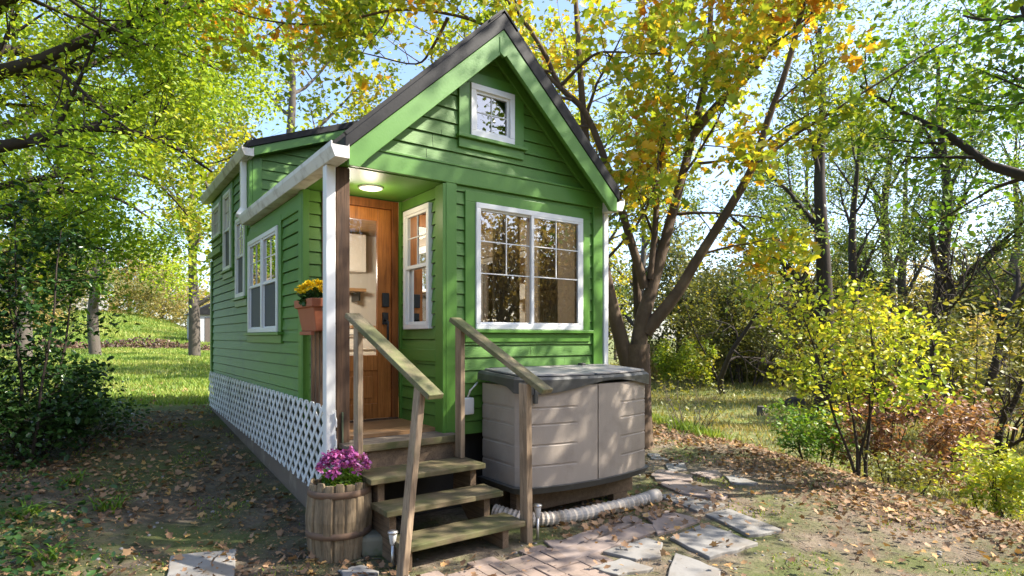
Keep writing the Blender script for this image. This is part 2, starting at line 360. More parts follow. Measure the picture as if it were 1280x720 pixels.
def siding(mb, pl, u0, u1, z0, z1, holes=(), step=.107, lim=None, base=.004, lap=.013):
    zs = bands(z0, z1, step, holes)
    for za, zb in zip(zs, zs[1:]):
        k = math.floor((za-z0)/step+1e-3)
        off = lambda z: base+lap*(1-min(1, max(0, (z-z0-k*step)/step)))
        first = abs(za-(z0+k*step)) < 2e-4
        if lim is None: ivs = [(a, b, a, b) for a, b in spans(u0, u1, za, zb, holes)]
        else:
            A, B = lim(za), lim(zb)
            if B[1]-B[0] < .01: B = ((A[0]+A[1])/2-.005, (A[0]+A[1])/2+.005)
            iv = spans(min(A[0], B[0]), max(A[1], B[1]), za, zb, holes)
            ivs = [((A[0] if abs(a-min(A[0], B[0])) < 1e-6 else a), (A[1] if abs(b-max(A[1], B[1])) < 1e-6 else b),
                    (B[0] if abs(a-min(A[0], B[0])) < 1e-6 else a), (B[1] if abs(b-max(A[1], B[1])) < 1e-6 else b)) for a, b in iv]
        iv2 = []
        for q in ivs:
            if q[1]-q[0] > 1.3 and rs.random() < .8:
                c_ = rs.uniform(q[0]+.35, q[1]-.35); iv2 += [(q[0], c_-.0016, q[2], c_-.0016), (c_+.0016, q[1], c_+.0016, q[3])]
            else: iv2.append(q)
        for a0, b0, a1, b1 in iv2:
            oa, ob = off(za), off(zb)
            last = zb-za > .02 and abs((zb-z0)/step-round((zb-z0)/step)) < 1e-2
            zc = zb-.009 if last else zb; t_ = (zc-za)/(zb-za)
            ac, bc_ = a0+(a1-a0)*t_, b0+(b1-b0)*t_
            v = [pl.P(a0, za, oa), pl.P(b0, za, oa), pl.P(bc_, zc, ob), pl.P(ac, zc, ob)]
            f = [(0, 1, 2, 3)]
            if first:
                i_ = len(v); v += [pl.P(a0, za, -.012), pl.P(b0, za, -.012)]; f.append((i_, i_+1, 1, 0))
            if last:    # the shadow gap under the lap
                i_ = len(v); v += [pl.P(ac, zc, -.012), pl.P(bc_, zc, -.012), pl.P(b1, zb, -.012), pl.P(a1, zb, -.012)]; f += [(3, 2, i_+1, i_), (i_, i_+1, i_+2, i_+3)]
            mb.add(v, f)
def lining(mb, pl, u0, u1, z0, z1, holes=(), depth=.09):
    zs = bands(z0, z1, 9, holes)
    for za, zb in zip(zs, zs[1:]):
        for a, b in spans(u0, u1, za, zb, holes):
            mb.quad(pl.P(a, za, -depth), pl.P(b, za, -depth), pl.P(b, zb, -depth), pl.P(a, zb, -depth))
    for h in holes:     # reveals
        for (a, b, c, d) in ((h[0], h[2], h[1], h[2]), (h[1], h[2], h[1], h[3]), (h[1], h[3], h[0], h[3]), (h[0], h[3], h[0], h[2])):
            mb.quad(pl.P(a, b, -.02), pl.P(c, d, -.02), pl.P(c, d, -depth), pl.P(a, b, -depth))
def pbox(mb, pl, u0, u1, z0, z1, n0, n1):
    v = [pl.P(u, z, n) for n in (n0, n1) for z in (z0, z1) for u in (u0, u1)]
    mb.add(v, [(0, 1, 3, 2), (4, 6, 7, 5), (0, 4, 5, 1), (2, 3, 7, 6), (0, 2, 6, 4), (1, 5, 7, 3)]); return mb

HW = dict(front=(1.196, 2.407, 1.572, 2.645), gable=(1.146, 1.597, 3.2, 3.645), twin=(1.60, 2.87, 1.555, 2.57),
          porch=(.192, .689, 1.575, 2.645), stair_low=(3.08, 3.58, 1.98, 2.93), stair_high=(3.90, 4.40, 2.38, 3.39), loft=(4.65, 5.27, 2.91, 3.36),
          right=(1.1, 2.2, 1.35, 2.5), back=(.6, 1.9, 1.4, 2.5))
RS = .925                                             # roof slope
under = lambda x: 2.85+RS*(min(x, 2.686-x)-.034)       # underside of the main roof
def gable_lim(z):
    d = max(.0, (z-2.85)/RS); return (.034+d+.0, 2.652-d)

# walls
wl = MB(); siding(wl, FRONT, PX+.09, XR-.005, .69, 2.77, [HW['front']]); wl.build('front_wall', GREEN, house)
wl = MB(); siding(wl, FRONT, 0, 0, 2.925, 3.99, [HW['gable']], .118, gable_lim, base=.0); wl.build('gable_wall', GREEN, house)
wl = MB()
siding(wl, LEFT, PD, LEN, .93, 2.85, [HW['twin'], HW['stair_low'], HW['stair_high']])
siding(wl, LEFT, 2.9, LEN, 2.85, 3.55, [HW['stair_low'], HW['stair_high'], HW['loft']], base=.007)
wl.build('side_wall', GREEN, house)
wl = MB(); siding(wl, RIGHT, 0, LEN, .69, 2.85, [HW['right']]); wl.build('side_wall', GREEN, house)
wl = MB(); siding(wl, PORCH, 0, PD, .74, 2.76, [HW['porch']]); wl.build('porch_wall', GREEN, house)
wl = MB(); siding(wl, BACK, XL, XR, .69, 2.85, [HW['back']]); siding(wl, BACK, 0, 0, 2.85, 3.99, [], .118, gable_lim); wl.build('back_wall', GREEN, house)
# inside linings, floor, ceiling, partition round the porch
li = MB()
lining(li, FRONT, PX, XR, .75, 2.8, [HW['front']]); lining(li, LEFT, PD, LEN, .75, 2.8, [HW['twin'], HW['stair_low'], (3.90, 4.40, 2.38, 2.8)])
lining(li, RIGHT, 0, LEN, .75, 2.8, [HW['right']]); lining(li, PORCH, 0, PD, .75, 2.8, [HW['porch']], -.0+.06)
lining(li, BACK, XL, XR, .75, 2.8, [HW['back']]); lining(li, DOORW, XL, PX, .75, 2.8, [(.19, .84, .75, 2.69)], .06)
li.build('interior_lining', INNER, house)
MB().box(XL+.02, XR-.02, .1, LEN-.05, .70, .75).build('interior_floor', INWOOD, house)
MB().box(XL+.02, XR-.02, PD, LEN-.05, 2.80, 2.83).box(PX, XR-.02, .02, PD-.001, 2.80, 2.83).build('interior_ceiling', INWOOD, house)
# porch
MB().box(XL, PX, .0, PD, 2.765, 2.79).build('porch_ceiling', GREEN_TRIM, house)
dk = MB()
for k in range(7): dk.box(XL, .97 if k < 2 else PX-.002, -.19+k*.147, -.19+k*.147+.141, .685, .722)
dk.build('porch_floor', DECK, house, .004)
MB().box(.05, .965, -.205, -.192, .675, .727).build('porch_edge_board', TREAD, house, .003)
MB().box(.05, .95, -.16, -.13, .45, .684).build('porch_riser', TREAD_UNDER, house)
MB().box(.012, .113, .0, .10, .3, 2.76).build('porch_post', BROWN_POST, house, .004)
# trim boards
tr = MB(); pbox(tr, FRONT, PX-.0, PX+.10, .69, 2.78, -.0, .035); pbox(tr, PORCH, -.034, .10, .69, 2.76, 0.002, .03); tr.build('corner_board', GREEN_TRIM, house, .003)
tr = MB(); pbox(tr, FRONT, XR-.10, XR+.022, .69, 2.78, 0, .035); pbox(tr, RIGHT, 0, .10, .69, 2.80, .001, .03); tr.build('corner_board', GREEN_TRIM, house, .003)
tr = MB(); pbox(tr, LEFT, PD-.02, PD+.085, .93, 2.84, .0, .033); pbox(tr, DOORW, XL-.03, .055, .74, 2.76, .021, .04); tr.build('corner_board', GREEN_TRIM, house, .003)
tr = MB(); pbox(tr, LEFT, LEN-.08, LEN+.02, .93, 2.62, 0, .033); tr.build('corner_board', GREEN_TRIM, house, .003)
tr = MB(); pbox(tr, LEFT, 2.83, 2.93, 2.86, 3.5, .0, .034); tr.box(XL, XL+.10, 2.826, 2.85, 2.9, 3.60); tr.build('corner_board', GREEN_TRIM, house, .003)
tr = MB(); pbox(tr, PORCH, PD-.06, PD-.022, .74, 2.76, .0, .03); tr.build('corner_board', GREEN_TRIM, house, .003)
tr = MB(); pbox(tr, FRONT, .0, XR+.02, 2.772, 2.915, -.08, .04); tr.build('frieze_board', GREEN_TRIM, house, .004)
tr = MB(); pbox(tr, FRONT, .10, XR-.10, 2.9155, 2.935, 0, .05); tr.build('ledge_trim', GREEN_TRIM, house, .003)
tr = MB(); pbox(tr, LEFT, PD, 2.82, 2.60, 2.74, .002, .026); tr.build('frieze_board', GREEN_TRIM, house, .003)
tr = MB(); pbox(tr, LEFT, 4.50, LEN+.05, 2.66, 2.74, .0, .06); tr.build('belt_trim', GREEN_TRIM, house, .003)
tr = MB(); pbox(tr, PORCH, .10, PD-.06, 1.30, 1.40, .0, .032); tr.build('panel_rail', GREEN_TRIM, house, .003)
# skirting: dark void, brown board, lattice
MB().box(.06, 2.6, .16, 5.3, .02, .70).build('void_shade_box', DARK, house)  # dark box, its colour stands in for the shade under the house
sk = MB()
sk.add([(.02, -.02, -.05), (.02, LEN, .3), (.02, LEN, .53), (.02, -.02, .30), (.045, -.02, -.05), (.045, LEN, .3), (.045, LEN, .53), (.045, -.02, .30)],
       [(0, 1, 2, 3), (7, 6, 5, 4), (0, 4, 5, 1), (3, 2, 6, 7), (0, 3, 7, 4), (1, 5, 6, 2)])
sk.build('skirt_board', SKIRT, house)
MB().box(.05, .058, -.02, LEN, .2, .95).build('void_shade_sheet', surface('lattice_void_shade', (.10, .13, .075), (.07, .085, .055), 2, .9), house)  # olive sheet coloured dark as the unlit void behind the lattice
def clip(poly, fn):
    o = []
    for i in range(len(poly)):
        a, b = poly[i], poly[(i+1) % len(poly)]; fa, fb = fn(a), fn(b)
        if fa >= 0: o.append(a)
        if (fa >= 0) != (fb >= 0):
            t = fa/(fa-fb); o.append((a[0]+(b[0]-a[0])*t, a[1]+(b[1]-a[1])*t))
    return o
lat = MB()
for s_, xo in ((1, -.004), (-1, -.011)):
    c_ = -2
    while c_ < 8:
        h = .019*1.414
        poly = [(c_-h, 0), (c_+h, 0), (c_+h+s_*1.2, 1.2), (c_-h+s_*1.2, 1.2)]
        for fn in (lambda p: p[0]+.06, lambda p: LEN+.03-p[0], lambda p: .985+.004*p[0]-p[1], lambda p: p[1]-(.265+.043*p[0])):
            poly = clip(poly, fn)
            if len(poly) < 3: break
        if len(poly) >= 3: lat.prism([(xo, y, z) for y, z in poly], (-.0065, 0, 0))
        c_ += .152
lat.build('lattice_skirt', LATTICE, house)

# roofs
def slab(mb, pts, dz): mb.prism(pts, (0, 0, dz)); return mb
E = -.012
rf = MB()
prof = [(E, 2.85+RS*(E-.034)), (1.343, under(1.343)), (2.686-E, 2.85+RS*(E-.034))]
top = [(2.686-E, prof[2][1]+.10), (1.343, under(1.343)+.138), (E, prof[0][1]+.10)]
poly = prof+top
rf.prism([(x, -.245, z) for x, z in poly], (0, 3.1, 0))
rf.prism([(1.343, 2.855, under(1.343)), (2.686-E, 2.855, prof[2][1]), (2.686-E, 2.855, prof[2][1]+.10), (1.343, 2.855, under(1.343)+.15)], (0, 2.8, 0))
roof = rf.build('roof', ROOF, house, .006)
rr = MB()
for sx in (0, 1):                                        # standing seams
    for k in range(14):
        y = -.22+k*.42
        if sx == 0 and y > 2.7: continue
        xa, xb = (.0, 1.33) if sx == 0 else (2.686, 1.356)
        za, zb = 2.85+RS*(.0-.034)+.105, under(1.33)+.152
        rr.beam((xa, y, za+.01), (xb, y, zb+.01), .03, .03)
rr.build('seam', ROOF, roof)
rc = MB(); rc.prism([(1.343-.14, -.25, under(1.343)+.042), (1.343, -.25, under(1.343)+.172), (1.343+.14, -.25, under(1.343)+.042), (1.343+.14, -.25, under(1.343)+.025), (1.343, -.25, under(1.343)+.155), (1.343-.14, -.25, under(1.343)+.025)], (0, 5.9, 0))
rc.build('ridge_cap', ROOF, roof)
so_ = MB()
for s_ in (-1, 1):
    X = lambda x: x if s_ < 0 else 2.686-x
    so_.quad((X(.0), -.20, under(0)-.004), (X(1.343), -.20, under(1.343)-.004), (X(1.343), .0, under(1.343)-.004), (X(0), .0, under(0)-.004))
so_.build('soffit', GREEN_TRIM, house)
for s_ in (-1, 1):
    X = lambda x: x if s_ < 0 else 2.686-x
    rb = MB(); q = [(X(.02), -.238, under(.02)-.002), (X(1.3425), -.238, under(1.3425)-.002), (X(1.3425), -.238, under(1.3425)-.185), (X(.16), -.238, under(.16)-.185), (X(.10), -.238, under(.02)-.125), (X(.02), -.238, under(.02)-.125)]
    rb.prism(q, (0, .036, 0)); rb.build('rake_board', GREEN_TRIM, house, .003)
    rb = MB(); q = [(X(.12), -.045, under(.12)-.008), (X(1.3425), -.045, under(1.3425)-.008), (X(1.3425), -.045, under(1.3425)-.12), (X(.24), -.045, under(.24)-.12)]
    rb.prism(q, (0, .03, 0)); rb.build('gable_trim', GREEN_TRIM, house, .003)
MB().prism([(1.30, -.244, under(1.30)-.03), (1.386, -.244, under(1.30)-.03), (1.386, -.244, under(1.343)-.2), (1.343, -.244, under(1.343)-.23), (1.30, -.244, under(1.343)-.2)], (0, .03, 0)).build('rake_key', GREEN_TRIM, house, .003)
# dormer
dm = MB()
dpl = Plane((0, 2.85, 0), (1, 0, 0), (0, -1, 0))
siding(dm, dpl, 0, 0, 2.86, 4.0, [], .11, lambda z: (max(XL+.09, (z-3.62)/.4+.03), min(1.24, max(.1, (z-2.98)/RS+.034))) if z > 3.0 else (XL+.09, XL+.12))
# wall between the sloping roofs, built as a backing behind its siding
dm.prism([(XL, 2.851, 2.86), (.06, 2.851, 2.95), (1.25, 2.851, 4.06), (1.24, 2.851, 4.075), (XL, 2.851, 3.60)], (0, .03, 0))
dm.build('dormer_wall', GREEN, house)
dr = MB()
DZ = lambda x: 3.585+.385*(x+.06)
dr.prism([(-.06, 2.68, DZ(-.06)), (1.34, 2.68, DZ(1.34)), (1.34, 2.68, DZ(1.34)+.075), (-.06, 2.68, DZ(-.06)+.075)], (0, 2.95, 0))
dr.build('dormer_roof', ROOF, house, .004)
df = MB(); df.prism([(-.03, 2.70, DZ(-.03)-.002), (1.30, 2.70, DZ(1.3)-.002), (1.30, 2.70, DZ(1.3)-.10), (-.03, 2.70, DZ(-.03)-.10)], (0, .12, 0)); df.build('dormer_fascia', GREEN_TRIM, house, .003)
# right-hand infill so the roof void is closed behind the dormer
MB().box(XL, 1.343, LEN-.02, LEN+.0, 2.85, 3.6).build('back_infill', GREEN, house)
# gutters and downspouts
def gutter(x0, x1, y0, y1, z0, z1):
    g = MB()
    s_ = 1 if x1 > x0 else -1
    p = [(x1, z1), (x1, z0), (x0+.03*s_, z0), (x0+.012*s_, z0+.04), (x0, z0+.07), (x0, z1), (x0+.012*s_, z1), (x0+.012*s_, z1-.02), (x1-.012*s_, z1-.02)]
    g.prism([(x, y0, z) for x, z in p], (0, y1-y0, 0)); return g
gutter(-.115, .018, -.255, 2.82, 2.752, 2.858).build('gutter', WEATHERED_WHITE, house, .003)
gutter(-.11, .018, 2.69, 5.62, 3.50, 3.605).build('gutter', WEATHERED_WHITE, house, .003)
gutter(2.81, 2.668, -.2, 5.6, 2.735, 2.85).build('gutter', WEATHERED_WHITE, house, .003)
d = MB(); d.box(-.076, -.004, -.035, .045, .32, 2.751); d.build('downspout', WHITE, house, .008)
d = MB(); d.box(-.07, -.006, 2.93, 3.0, 2.95, 3.499); d.beam((-.038, 2.965, 2.96), (-.10, 2.9, 2.86), .06, .07, (1, 0, 0)); d.build('downspout', WHITE, house, .008)
d = MB(); d.box(2.69, 2.75, -.04, .03, .1, 2.734); d.build('downspout', WHITE, house, .008)

# windows
def window(pl, r, sashes, casing=.085, screens=(), frame_w=.045, sill=True, proud=.045, blind=None, glass=GLASS, bars=.009):
    u0, u1, z0, z1 = r
    fr = MB(); fw = frame_w
    for a in ((u0, u1, z0, z0+fw), (u0, u1, z1-fw, z1), (u0, u0+fw, z0+fw, z1-fw), (u1-fw, u1, z0+fw, z1-fw)): pbox(fr, pl, *a, -.03, proud)
    wo_ = fr.build('window', WHITE, house, .004)
    for (a, b, c, d, us, zs, n0) in sashes:
        sf = MB(); w_ = .032
        for q in ((a, b, c, c+w_), (a, b, d-w_, d), (a, a+w_, c+w_, d-w_), (b-w_, b, c+w_, d-w_)): pbox(sf, pl, *q, n0-.02, n0+.012)
        sf.build('sash', WHITE, wo_, .003)
        g = MB(); g.quad(pl.P(a+w_, c+w_, n0-.004), pl.P(b-w_, c+w_, n0-.004), pl.P(b-w_, d-w_, n0-.004), pl.P(a+w_, d-w_, n0-.004)); g.build('pane', glass, wo_)
        if us or zs:
            mu = MB()
            for uu, (za, zb) in us: pbox(mu, pl, uu-bars/2, uu+bars/2, za, zb, n0-.0035, n0+.003)
            for zz in zs: pbox(mu, pl, a+w_, b-w_, zz-bars/2, zz+bars/2, n0-.0036, n0+.0025)
            mu.build('muntin', WHITE, wo_)
    for (a, b, c, d) in screens:
        pbox(MB(), pl, a, b, c, d, .012, .016).build('insect_screen', SCREEN, wo_)
    cs = MB(); k = casing
    if k:
        for q in ((u0-k, u0-.001, z0-.001, z1+.001), (u1+.001, u1+k, z0-.001, z1+.001), (u0-k, u1+k, z1+.001, z1+k*.9)): pbox(cs, pl, *q, 0, .03)
        cs.build('casing', GREEN_TRIM, wo_, .003)
        if sill:
            sb = MB(); pbox(sb, pl, u0-k-.02, u1+k+.02, z0-.03, z0-.002, 0, .062); pbox(sb, pl, u0-k, u1+k, z0-.11, z0-.0305, 0, .03)
            sb.build('sill', GREEN_TRIM, wo_, .003)
    if blind:
        bl = MB(); nb = int((blind[3]-blind[2])/.03)
        for i in range(nb):
            z = blind[2]+(i+.5)*.03
            bl.quad(pl.P(blind[0], z-.012, -.07), pl.P(blind[1], z-.012, -.07), pl.P(blind[1], z+.012, -.082), pl.P(blind[0], z+.012, -.082))
        bl.build('blind', BLIND, wo_)
    return wo_
r = HW['front']; um = (r[0]+r[1])/2; h = r[3]-r[2]
sx = []
for a, b, n0 in ((r[0]+.03, um+.03, .008), (um-.02, r[1]-.03, .030)):
    zt = r[3]-.03; c3 = [zt-.032-(h-.124)*f for f in (.27, .56)]
    sx.append((a, b, r[2]+.03, zt, [((a+b)/2, (c3[1], zt-.03))], c3, n0))
fw_ = window(FRONT, r, sx, .10, blind=None)
CURTAIN = surface('linen_curtain', (.46, .42, .35), (.36, .325, .265), 6, .85, bump_s=.1)
for xa, xb in ((1.50, 1.80), (2.02, 2.26)):
    cu = MB(); k_ = 40
    for i in range(k_):
        ua, ub = xa+(xb-xa)*i/k_, xa+(xb-xa)*(i+1)/k_
        na, nb2 = -.17+.022*math.sin(i*.95), -.17+.022*math.sin((i+1)*.95)
        cu.quad(FRONT.P(ua, 1.45, na), FRONT.P(ub, 1.45, nb2), FRONT.P(ub, 2.72, nb2), FRONT.P(ua, 2.72, na))
    cu.build('curtain', CURTAIN, fw_)
rod = MB(); rod.tube([FRONT.P(1.1, 2.73, -.17), FRONT.P(2.5, 2.73, -.17)], .012, 8); rod.build('curtain_rod', BLACK, fw_)
r = HW['gable']
sx = [(r[0]+.04, r[1]-.04, r[2]+.04, r[3]-.04, [((r[0]+r[1])/2, (r[2]+.07, r[3]-.07))], [(r[2]+r[3])/2], .01)]
window(FRONT, r, sx, .11, frame_w=.05)
MB().box(r[0]-.05, r[1]+.05, .12, .14, r[2]-.1, r[3]+.1).build('loft_curtain', BLIND, house)
r = HW['twin']; um = (r[0]+r[1])/2; zm = r[2]+.50*(r[3]-r[2])
sx = []
for a, b in ((r[0]+.035, um-.02), (um+.02, r[1]-.035)):
    sx.append((a, b, zm-.02, r[3]-.035, [((a+b)/2, (zm, r[3]-.06))], [(zm+r[3])/2], .022)); sx.append((a, b, r[2]+.035, zm+.015, [], [], .004))
tw = window(LEFT, r, sx, .095, screens=[(r[0]+.06, um-.045, r[2]+.06, zm-.02), (um+.045, r[1]-.06, r[2]+.06, zm-.02)])
mu = MB(); pbox(mu, LEFT, um-.03, um+.03, r[2]+.045, r[3]-.045, -.02, .044); mu.build('mullion', WHITE, tw, .003)
for key in ('porch', 'stair_low', 'stair_high', 'loft'):
    r = HW[key]; pl = PORCH if key == 'porch' else LEFT; zm = r[2]+.52*(r[3]-r[2]); um = (r[0]+r[1])/2
    if key == 'loft':
        sx = [(r[0]+.035, r[1]-.035, r[2]+.035, r[3]-.035, [(um, (r[2]+.06, r[3]-.06))], [(r[2]+r[3])/2], .012)]; sc_ = ()
    else:
        sx = [(r[0]+.035, r[1]-.035, zm-.02, r[3]-.035, [(um, (zm, r[3]-.06))], [(zm+r[3])/2], .022), (r[0]+.035, r[1]-.035, r[2]+.035, zm+.015, [], [], .004)]
        sc_ = ((r[0]+.06, r[1]-.06, r[2]+.06, zm-.02),) if key != 'porch' else ()
    window(pl, r, sx, .085 if key != 'porch' else .0, screens=sc_, blind=(r[0], r[1], r[2], r[3]) if key == 'porch' else None)
for key, pl in (('right', RIGHT), ('back', BACK)):
    r = HW[key]; um = (r[0]+r[1])/2
    window(pl, r, [(r[0]+.03, um+.02, r[2]+.03, r[3]-.03, [], [(r[2]+r[3])/2], .004), (um-.02, r[1]-.03, r[2]+.03, r[3]-.03, [], [(r[2]+r[3])/2], .026)], .085)

# door
jm = MB()
pbox(jm, DOORW, .815, .875, .74, 2.755, -.06, .03); pbox(jm, DOORW, .17, .2085, .74, 2.755, -.06, .03); pbox(jm, DOORW, .209, .8145, 2.68, 2.755, -.06, .03)
jm.build('door_frame', JAMB, house, .003)
gw = MB(); siding(gw, DOORW, .055, .17, .74, 2.76); gw.build('porch_wall', GREEN, house)
dmb = MB()
D0, D1, DB, DT = .21, .813, .765, 2.678
gl = (.33, .682, 1.34, 2.565)
pbox(dmb, DOORW, D0, gl[0], DB, DT, -.035, .005); pbox(dmb, DOORW, gl[1], D1, DB, DT, -.035, .005)
pbox(dmb, DOORW, gl[0]+.0005, gl[1]-.0005, gl[3], DT, -.035, .0048); pbox(dmb, DOORW, gl[0]+.0005, gl[1]-.0005, 1.20, gl[2], -.035, .0048); pbox(dmb, DOORW, gl[0]+.0005, gl[1]-.0005, DB, .90, -.035, .0048)
pbox(dmb, DOORW, gl[0]-.02, gl[1]+.02, .88, 1.22, -.03, -.010)
pbox(dmb, DOORW, gl[0]+.05, gl[1]-.05, .95, 1.15, -.0095, .0)
door = dmb.build('door', DOOR, house, .004)
g = MB(); g.quad(*[DOORW.P(a, b, -.012) for a, b in ((gl[0], gl[2]), (gl[1], gl[2]), (gl[1], gl[3]), (gl[0], gl[3]))]); g.build('door_glass', DOOR_GLASS, door)
kp = MB(); pbox(kp, DOORW, .72, .785, 1.78, 1.91, .0055, .035); kp.build('keypad_lock', BLACK, door, .006)
hd = MB(); pbox(hd, DOORW, .725, .78, 1.62, 1.73, .0055, .022); hd.tube([DOORW.P(.752, 1.66, .02), DOORW.P(.752, 1.66, .065), DOORW.P(.752, 1.64, .075), DOORW.P(.752, 1.44, .075), DOORW.P(.752, 1.42, .06), DOORW.P(.752, 1.42, .006)], .011, 8); hd.build('handle', BLACK, door)
MB().box(.17, .87, .79, .835, .722, .764).build('threshold', BROWN_POST, house, .004)
# porch lamp (lit)
lm = MB(); lm.lathe((.46, .45, 2.764), [(.10, 0), (.10, -.012), (.078, -.018), (.075, -.012)], 28); lamp = lm.build('ceiling_lamp', WHITE, house)
lm = MB(); lm.lathe((.46, .45, 2.757), [(.076, -.004), (.04, -.006), (.001, -.007)], 28); lm.build('lamp_lens', emit_mat('warm_lamp_glow', (1, .85, .62), 3.5), lamp)
pl_ = bpy.data.lights.new('porch_light', 'POINT'); pl_.energy = 2.2; pl_.color = (1, .85, .62); pl_.shadow_soft_size = .08
po = bpy.data.objects.new('porch_light', pl_); col.objects.link(po); po.location = (.46, .45, 2.60)
# porch rail with balusters
rl = MB().box(.035, .085, .11, PD-.045, 1.57, 1.61).build('porch_rail', BROWN_POST, house, .004)
for k in range(6):
    y = .16+k*.107
    MB().box(.045, .078, y, y+.034, .723, 1.5695).build('baluster', wood('baluster_wood', (.24, .15, .085), (.13, .08, .05), 'z') if k == 0 else bpy.data.materials['baluster_wood'], house, .003)
# power inlet on the front wall
el = MB().box(1.04, 1.15, -.085, -.02, .86, 1.0).build('power_inlet', WHITE, house, .01)
MB().tube([(1.10, -.06, 1.0), (1.105, -.09, 1.06), (1.15, -.09, 1.10), (1.20, -.05, 1.12)], .008, 6).build('cable', WHITE, el)
# kitchen seen through the glazing
kc = thing('kitchen_cabinet', 'cream kitchen cabinet with drawers seen through the door glass', 'cabinet', (.45, 2.6, .75))
MB().box(.08, 1.3, 2.3, 2.9, .751, 1.60).build('carcass', CABINET, kc, .004)
MB().box(.06, 1.32, 2.27, 2.92, 1.602, 1.64).build('worktop', INWOOD, kc, .004)
for z0 in (.80, 1.08, 1.36):
    for x0 in (.1, .71): 
        dwr = MB().box(x0, x0+.57, 2.28, 2.298, z0, z0+.24).build('drawer', CABINET, kc, .004)
        MB().tube([(x0+.15, 2.278, z0+.17), (x0+.15, 2.255, z0+.17), (x0+.42, 2.255, z0+.17), (x0+.42, 2.278, z0+.17)], .007, 6).build('handle', BLACK, dwr)
sh = thing('wall_shelf', 'long wooden kitchen shelf seen through the door glass', 'shelf', (.7, 2.75, 2.1))
MB().box(.1, 1.3, 2.65, 2.95, 2.06, 2.10).build('board', INWOOD, sh, .004)
MB().box(.12, .14, 2.7, 2.95, 1.95, 2.058).box(1.22, 1.24, 2.7, 2.95, 1.95, 2.058).build('bracket', BLACK, sh)
uc = thing('wall_cupboard', 'pale wall cupboard above the kitchen shelf behind the door glass', 'cupboard', (.7, 2.8, 2.3))
MB().box(.12, 1.3, 2.66, 2.95, 2.30, 2.76).build('carcass', CABINET, uc, .004)
for x0 in (.13, .72): MB().box(x0, x0+.57, 2.64, 2.658, 2.31, 2.75).build('cupboard_door', CABINET, uc, .004)
MB().box(XL+.1, 1.6, 2.96, 3.0, .751, 2.8).build('partition_wall', CABINET, house)
pd = thing('pendant_lamp', 'small lit pendant lamp inside the house beyond the door glass', 'lamp', (.62, 1.7, 2.8))
MB().tube([(.62, 1.7, 2.799), (.62, 1.7, 2.42)], .005, 6).build('cord', BLACK, pd)
MB().lathe((.62, 1.7, 2.3), [(.015, .12), (.06, .08), (.10, 0), (.095, 0)], 20).build('shade', CABINET, pd)
MB().lathe((.62, 1.7, 2.33), [(.001, -.035), (.03, -.02), (.035, .01), (.02, .04)], 16).build('bulb', emit_mat('bulb_glow', (1, .83, .6), 12), pd)
il = bpy.data.lights.new('pendant_light', 'POINT'); il.energy = 17; il.color = (1, .9, .76); il.shadow_soft_size = .08
io = bpy.data.objects.new('pendant_light', il); col.objects.link(io); io.location = (.62, 1.7, 2.2)

# ------------------------------------------------------------------ steps
st = thing('porch_steps', 'weathered wooden steps with two sloping handrails up to the porch', 'steps', (.55, -.6, .03))
MB().box(.125, 1.055, -.925, -.66, .16, .20).build('tread', TREAD, st, .006)
MB().box(.085, .995, -.735, -.47, .343, .383).build('tread', TREAD, st, .006)
MB().box(.055, .965, -.545, -.21, .515, .555).build('tread', TREAD, st, .006)
for x in (.16, .90):
    p = [(-.9, .03), (-.9, .159), (-.66, .159), (-.66, .341), (-.47, .341), (-.47, .513), (-.21, .513), (-.21, .30), (-.55, .03)]
    MB().prism([(x-.025, y, z) for y, z in p], (.05, 0, 0)).build('stringer', TREAD_UNDER, st, .003)
MB().beam((.075, -.975, .0), (.197, -.985, 1.20), .042, .089, (0, 1, 0)).build('newel_post', PALE_V, st, .006)
MB().beam((1.10, -.875, .0), (1.045, -.93, 1.18), .05, .089, (0, 1, 0)).build('newel_post', PALE_V, st, .006)
MB().box(.062, .102, -.295, -.207, .556, 1.62).build('rail_post', PALE_V, st, .005)
MB().box(.893, .933, -.295, -.207, .556, 1.60).build('rail_post', PALE_V, st, .005)
MB().beam((.06, -.19, 1.66), (.245, -1.10, 1.14), .118, .038).build('handrail', PALE_R, st, .006)
MB().beam((.90, -.19, 1.645), (1.12, -1.09, 1.125), .118, .038).build('handrail', PALE_R, st, .006)

# ------------------------------------------------------------------ storage shed
sd = thing('storage_shed', 'taupe plastic storage shed with charcoal lid and two bowed doors', 'storage shed', (1.94, -.35, .3))
SX0, SX1, SYB, SYF = 1.215, 2.665, -.085, -.615
def outline(exp=0, n=28):
    pts = [(SX1+exp, SYB+exp*.3)]
    x0, x1 = SX0-exp, SX1+exp; yf = SYF-exp; rad = .055
    for k in range(6): pts.append((x1, SYB+(yf+rad-SYB)*(k+1)/6))
    fr = []
    for k in range(n+1):
        t = k/n; x = x1-.004-(x1-x0-.008)*t
        s_ = 2*t-1; yy = yf-.115*(1-s_*s_)
        e = min(t, 1-t)*(x1-x0)
        if e < rad: yy = yf+rad-math.sqrt(max(0, rad*rad-(rad-e)**2))-.115*(1-s_*s_)
        fr.append((x, yy))
    a = len(pts); pts += fr; b = len(pts)
    for k in range(6): pts.append((x0, yf+rad+(SYB-yf-rad)*(k+1)/6 if k < 5 else SYB+exp*.3))
    return pts, a, b
ZG = [.50, .66, .82, .95]
def groove(z, p):
    k = 0
    for g_ in ZG:
        if abs(z-g_) < .008: k = 1
    tx = (p[0]-SX0)/(SX1-SX0)
    m_ = 1 if (p[1] > SYF+.02 and p[1] < SYB-.06) else (1 if tx < .33 or tx > .69 else 0)
    if p[1] > SYF+.02 and p[1] < SYF+.09: m_ = 0
    if tx < .045 and p[1] < SYF+.02: m_ = 0
    return k*m_
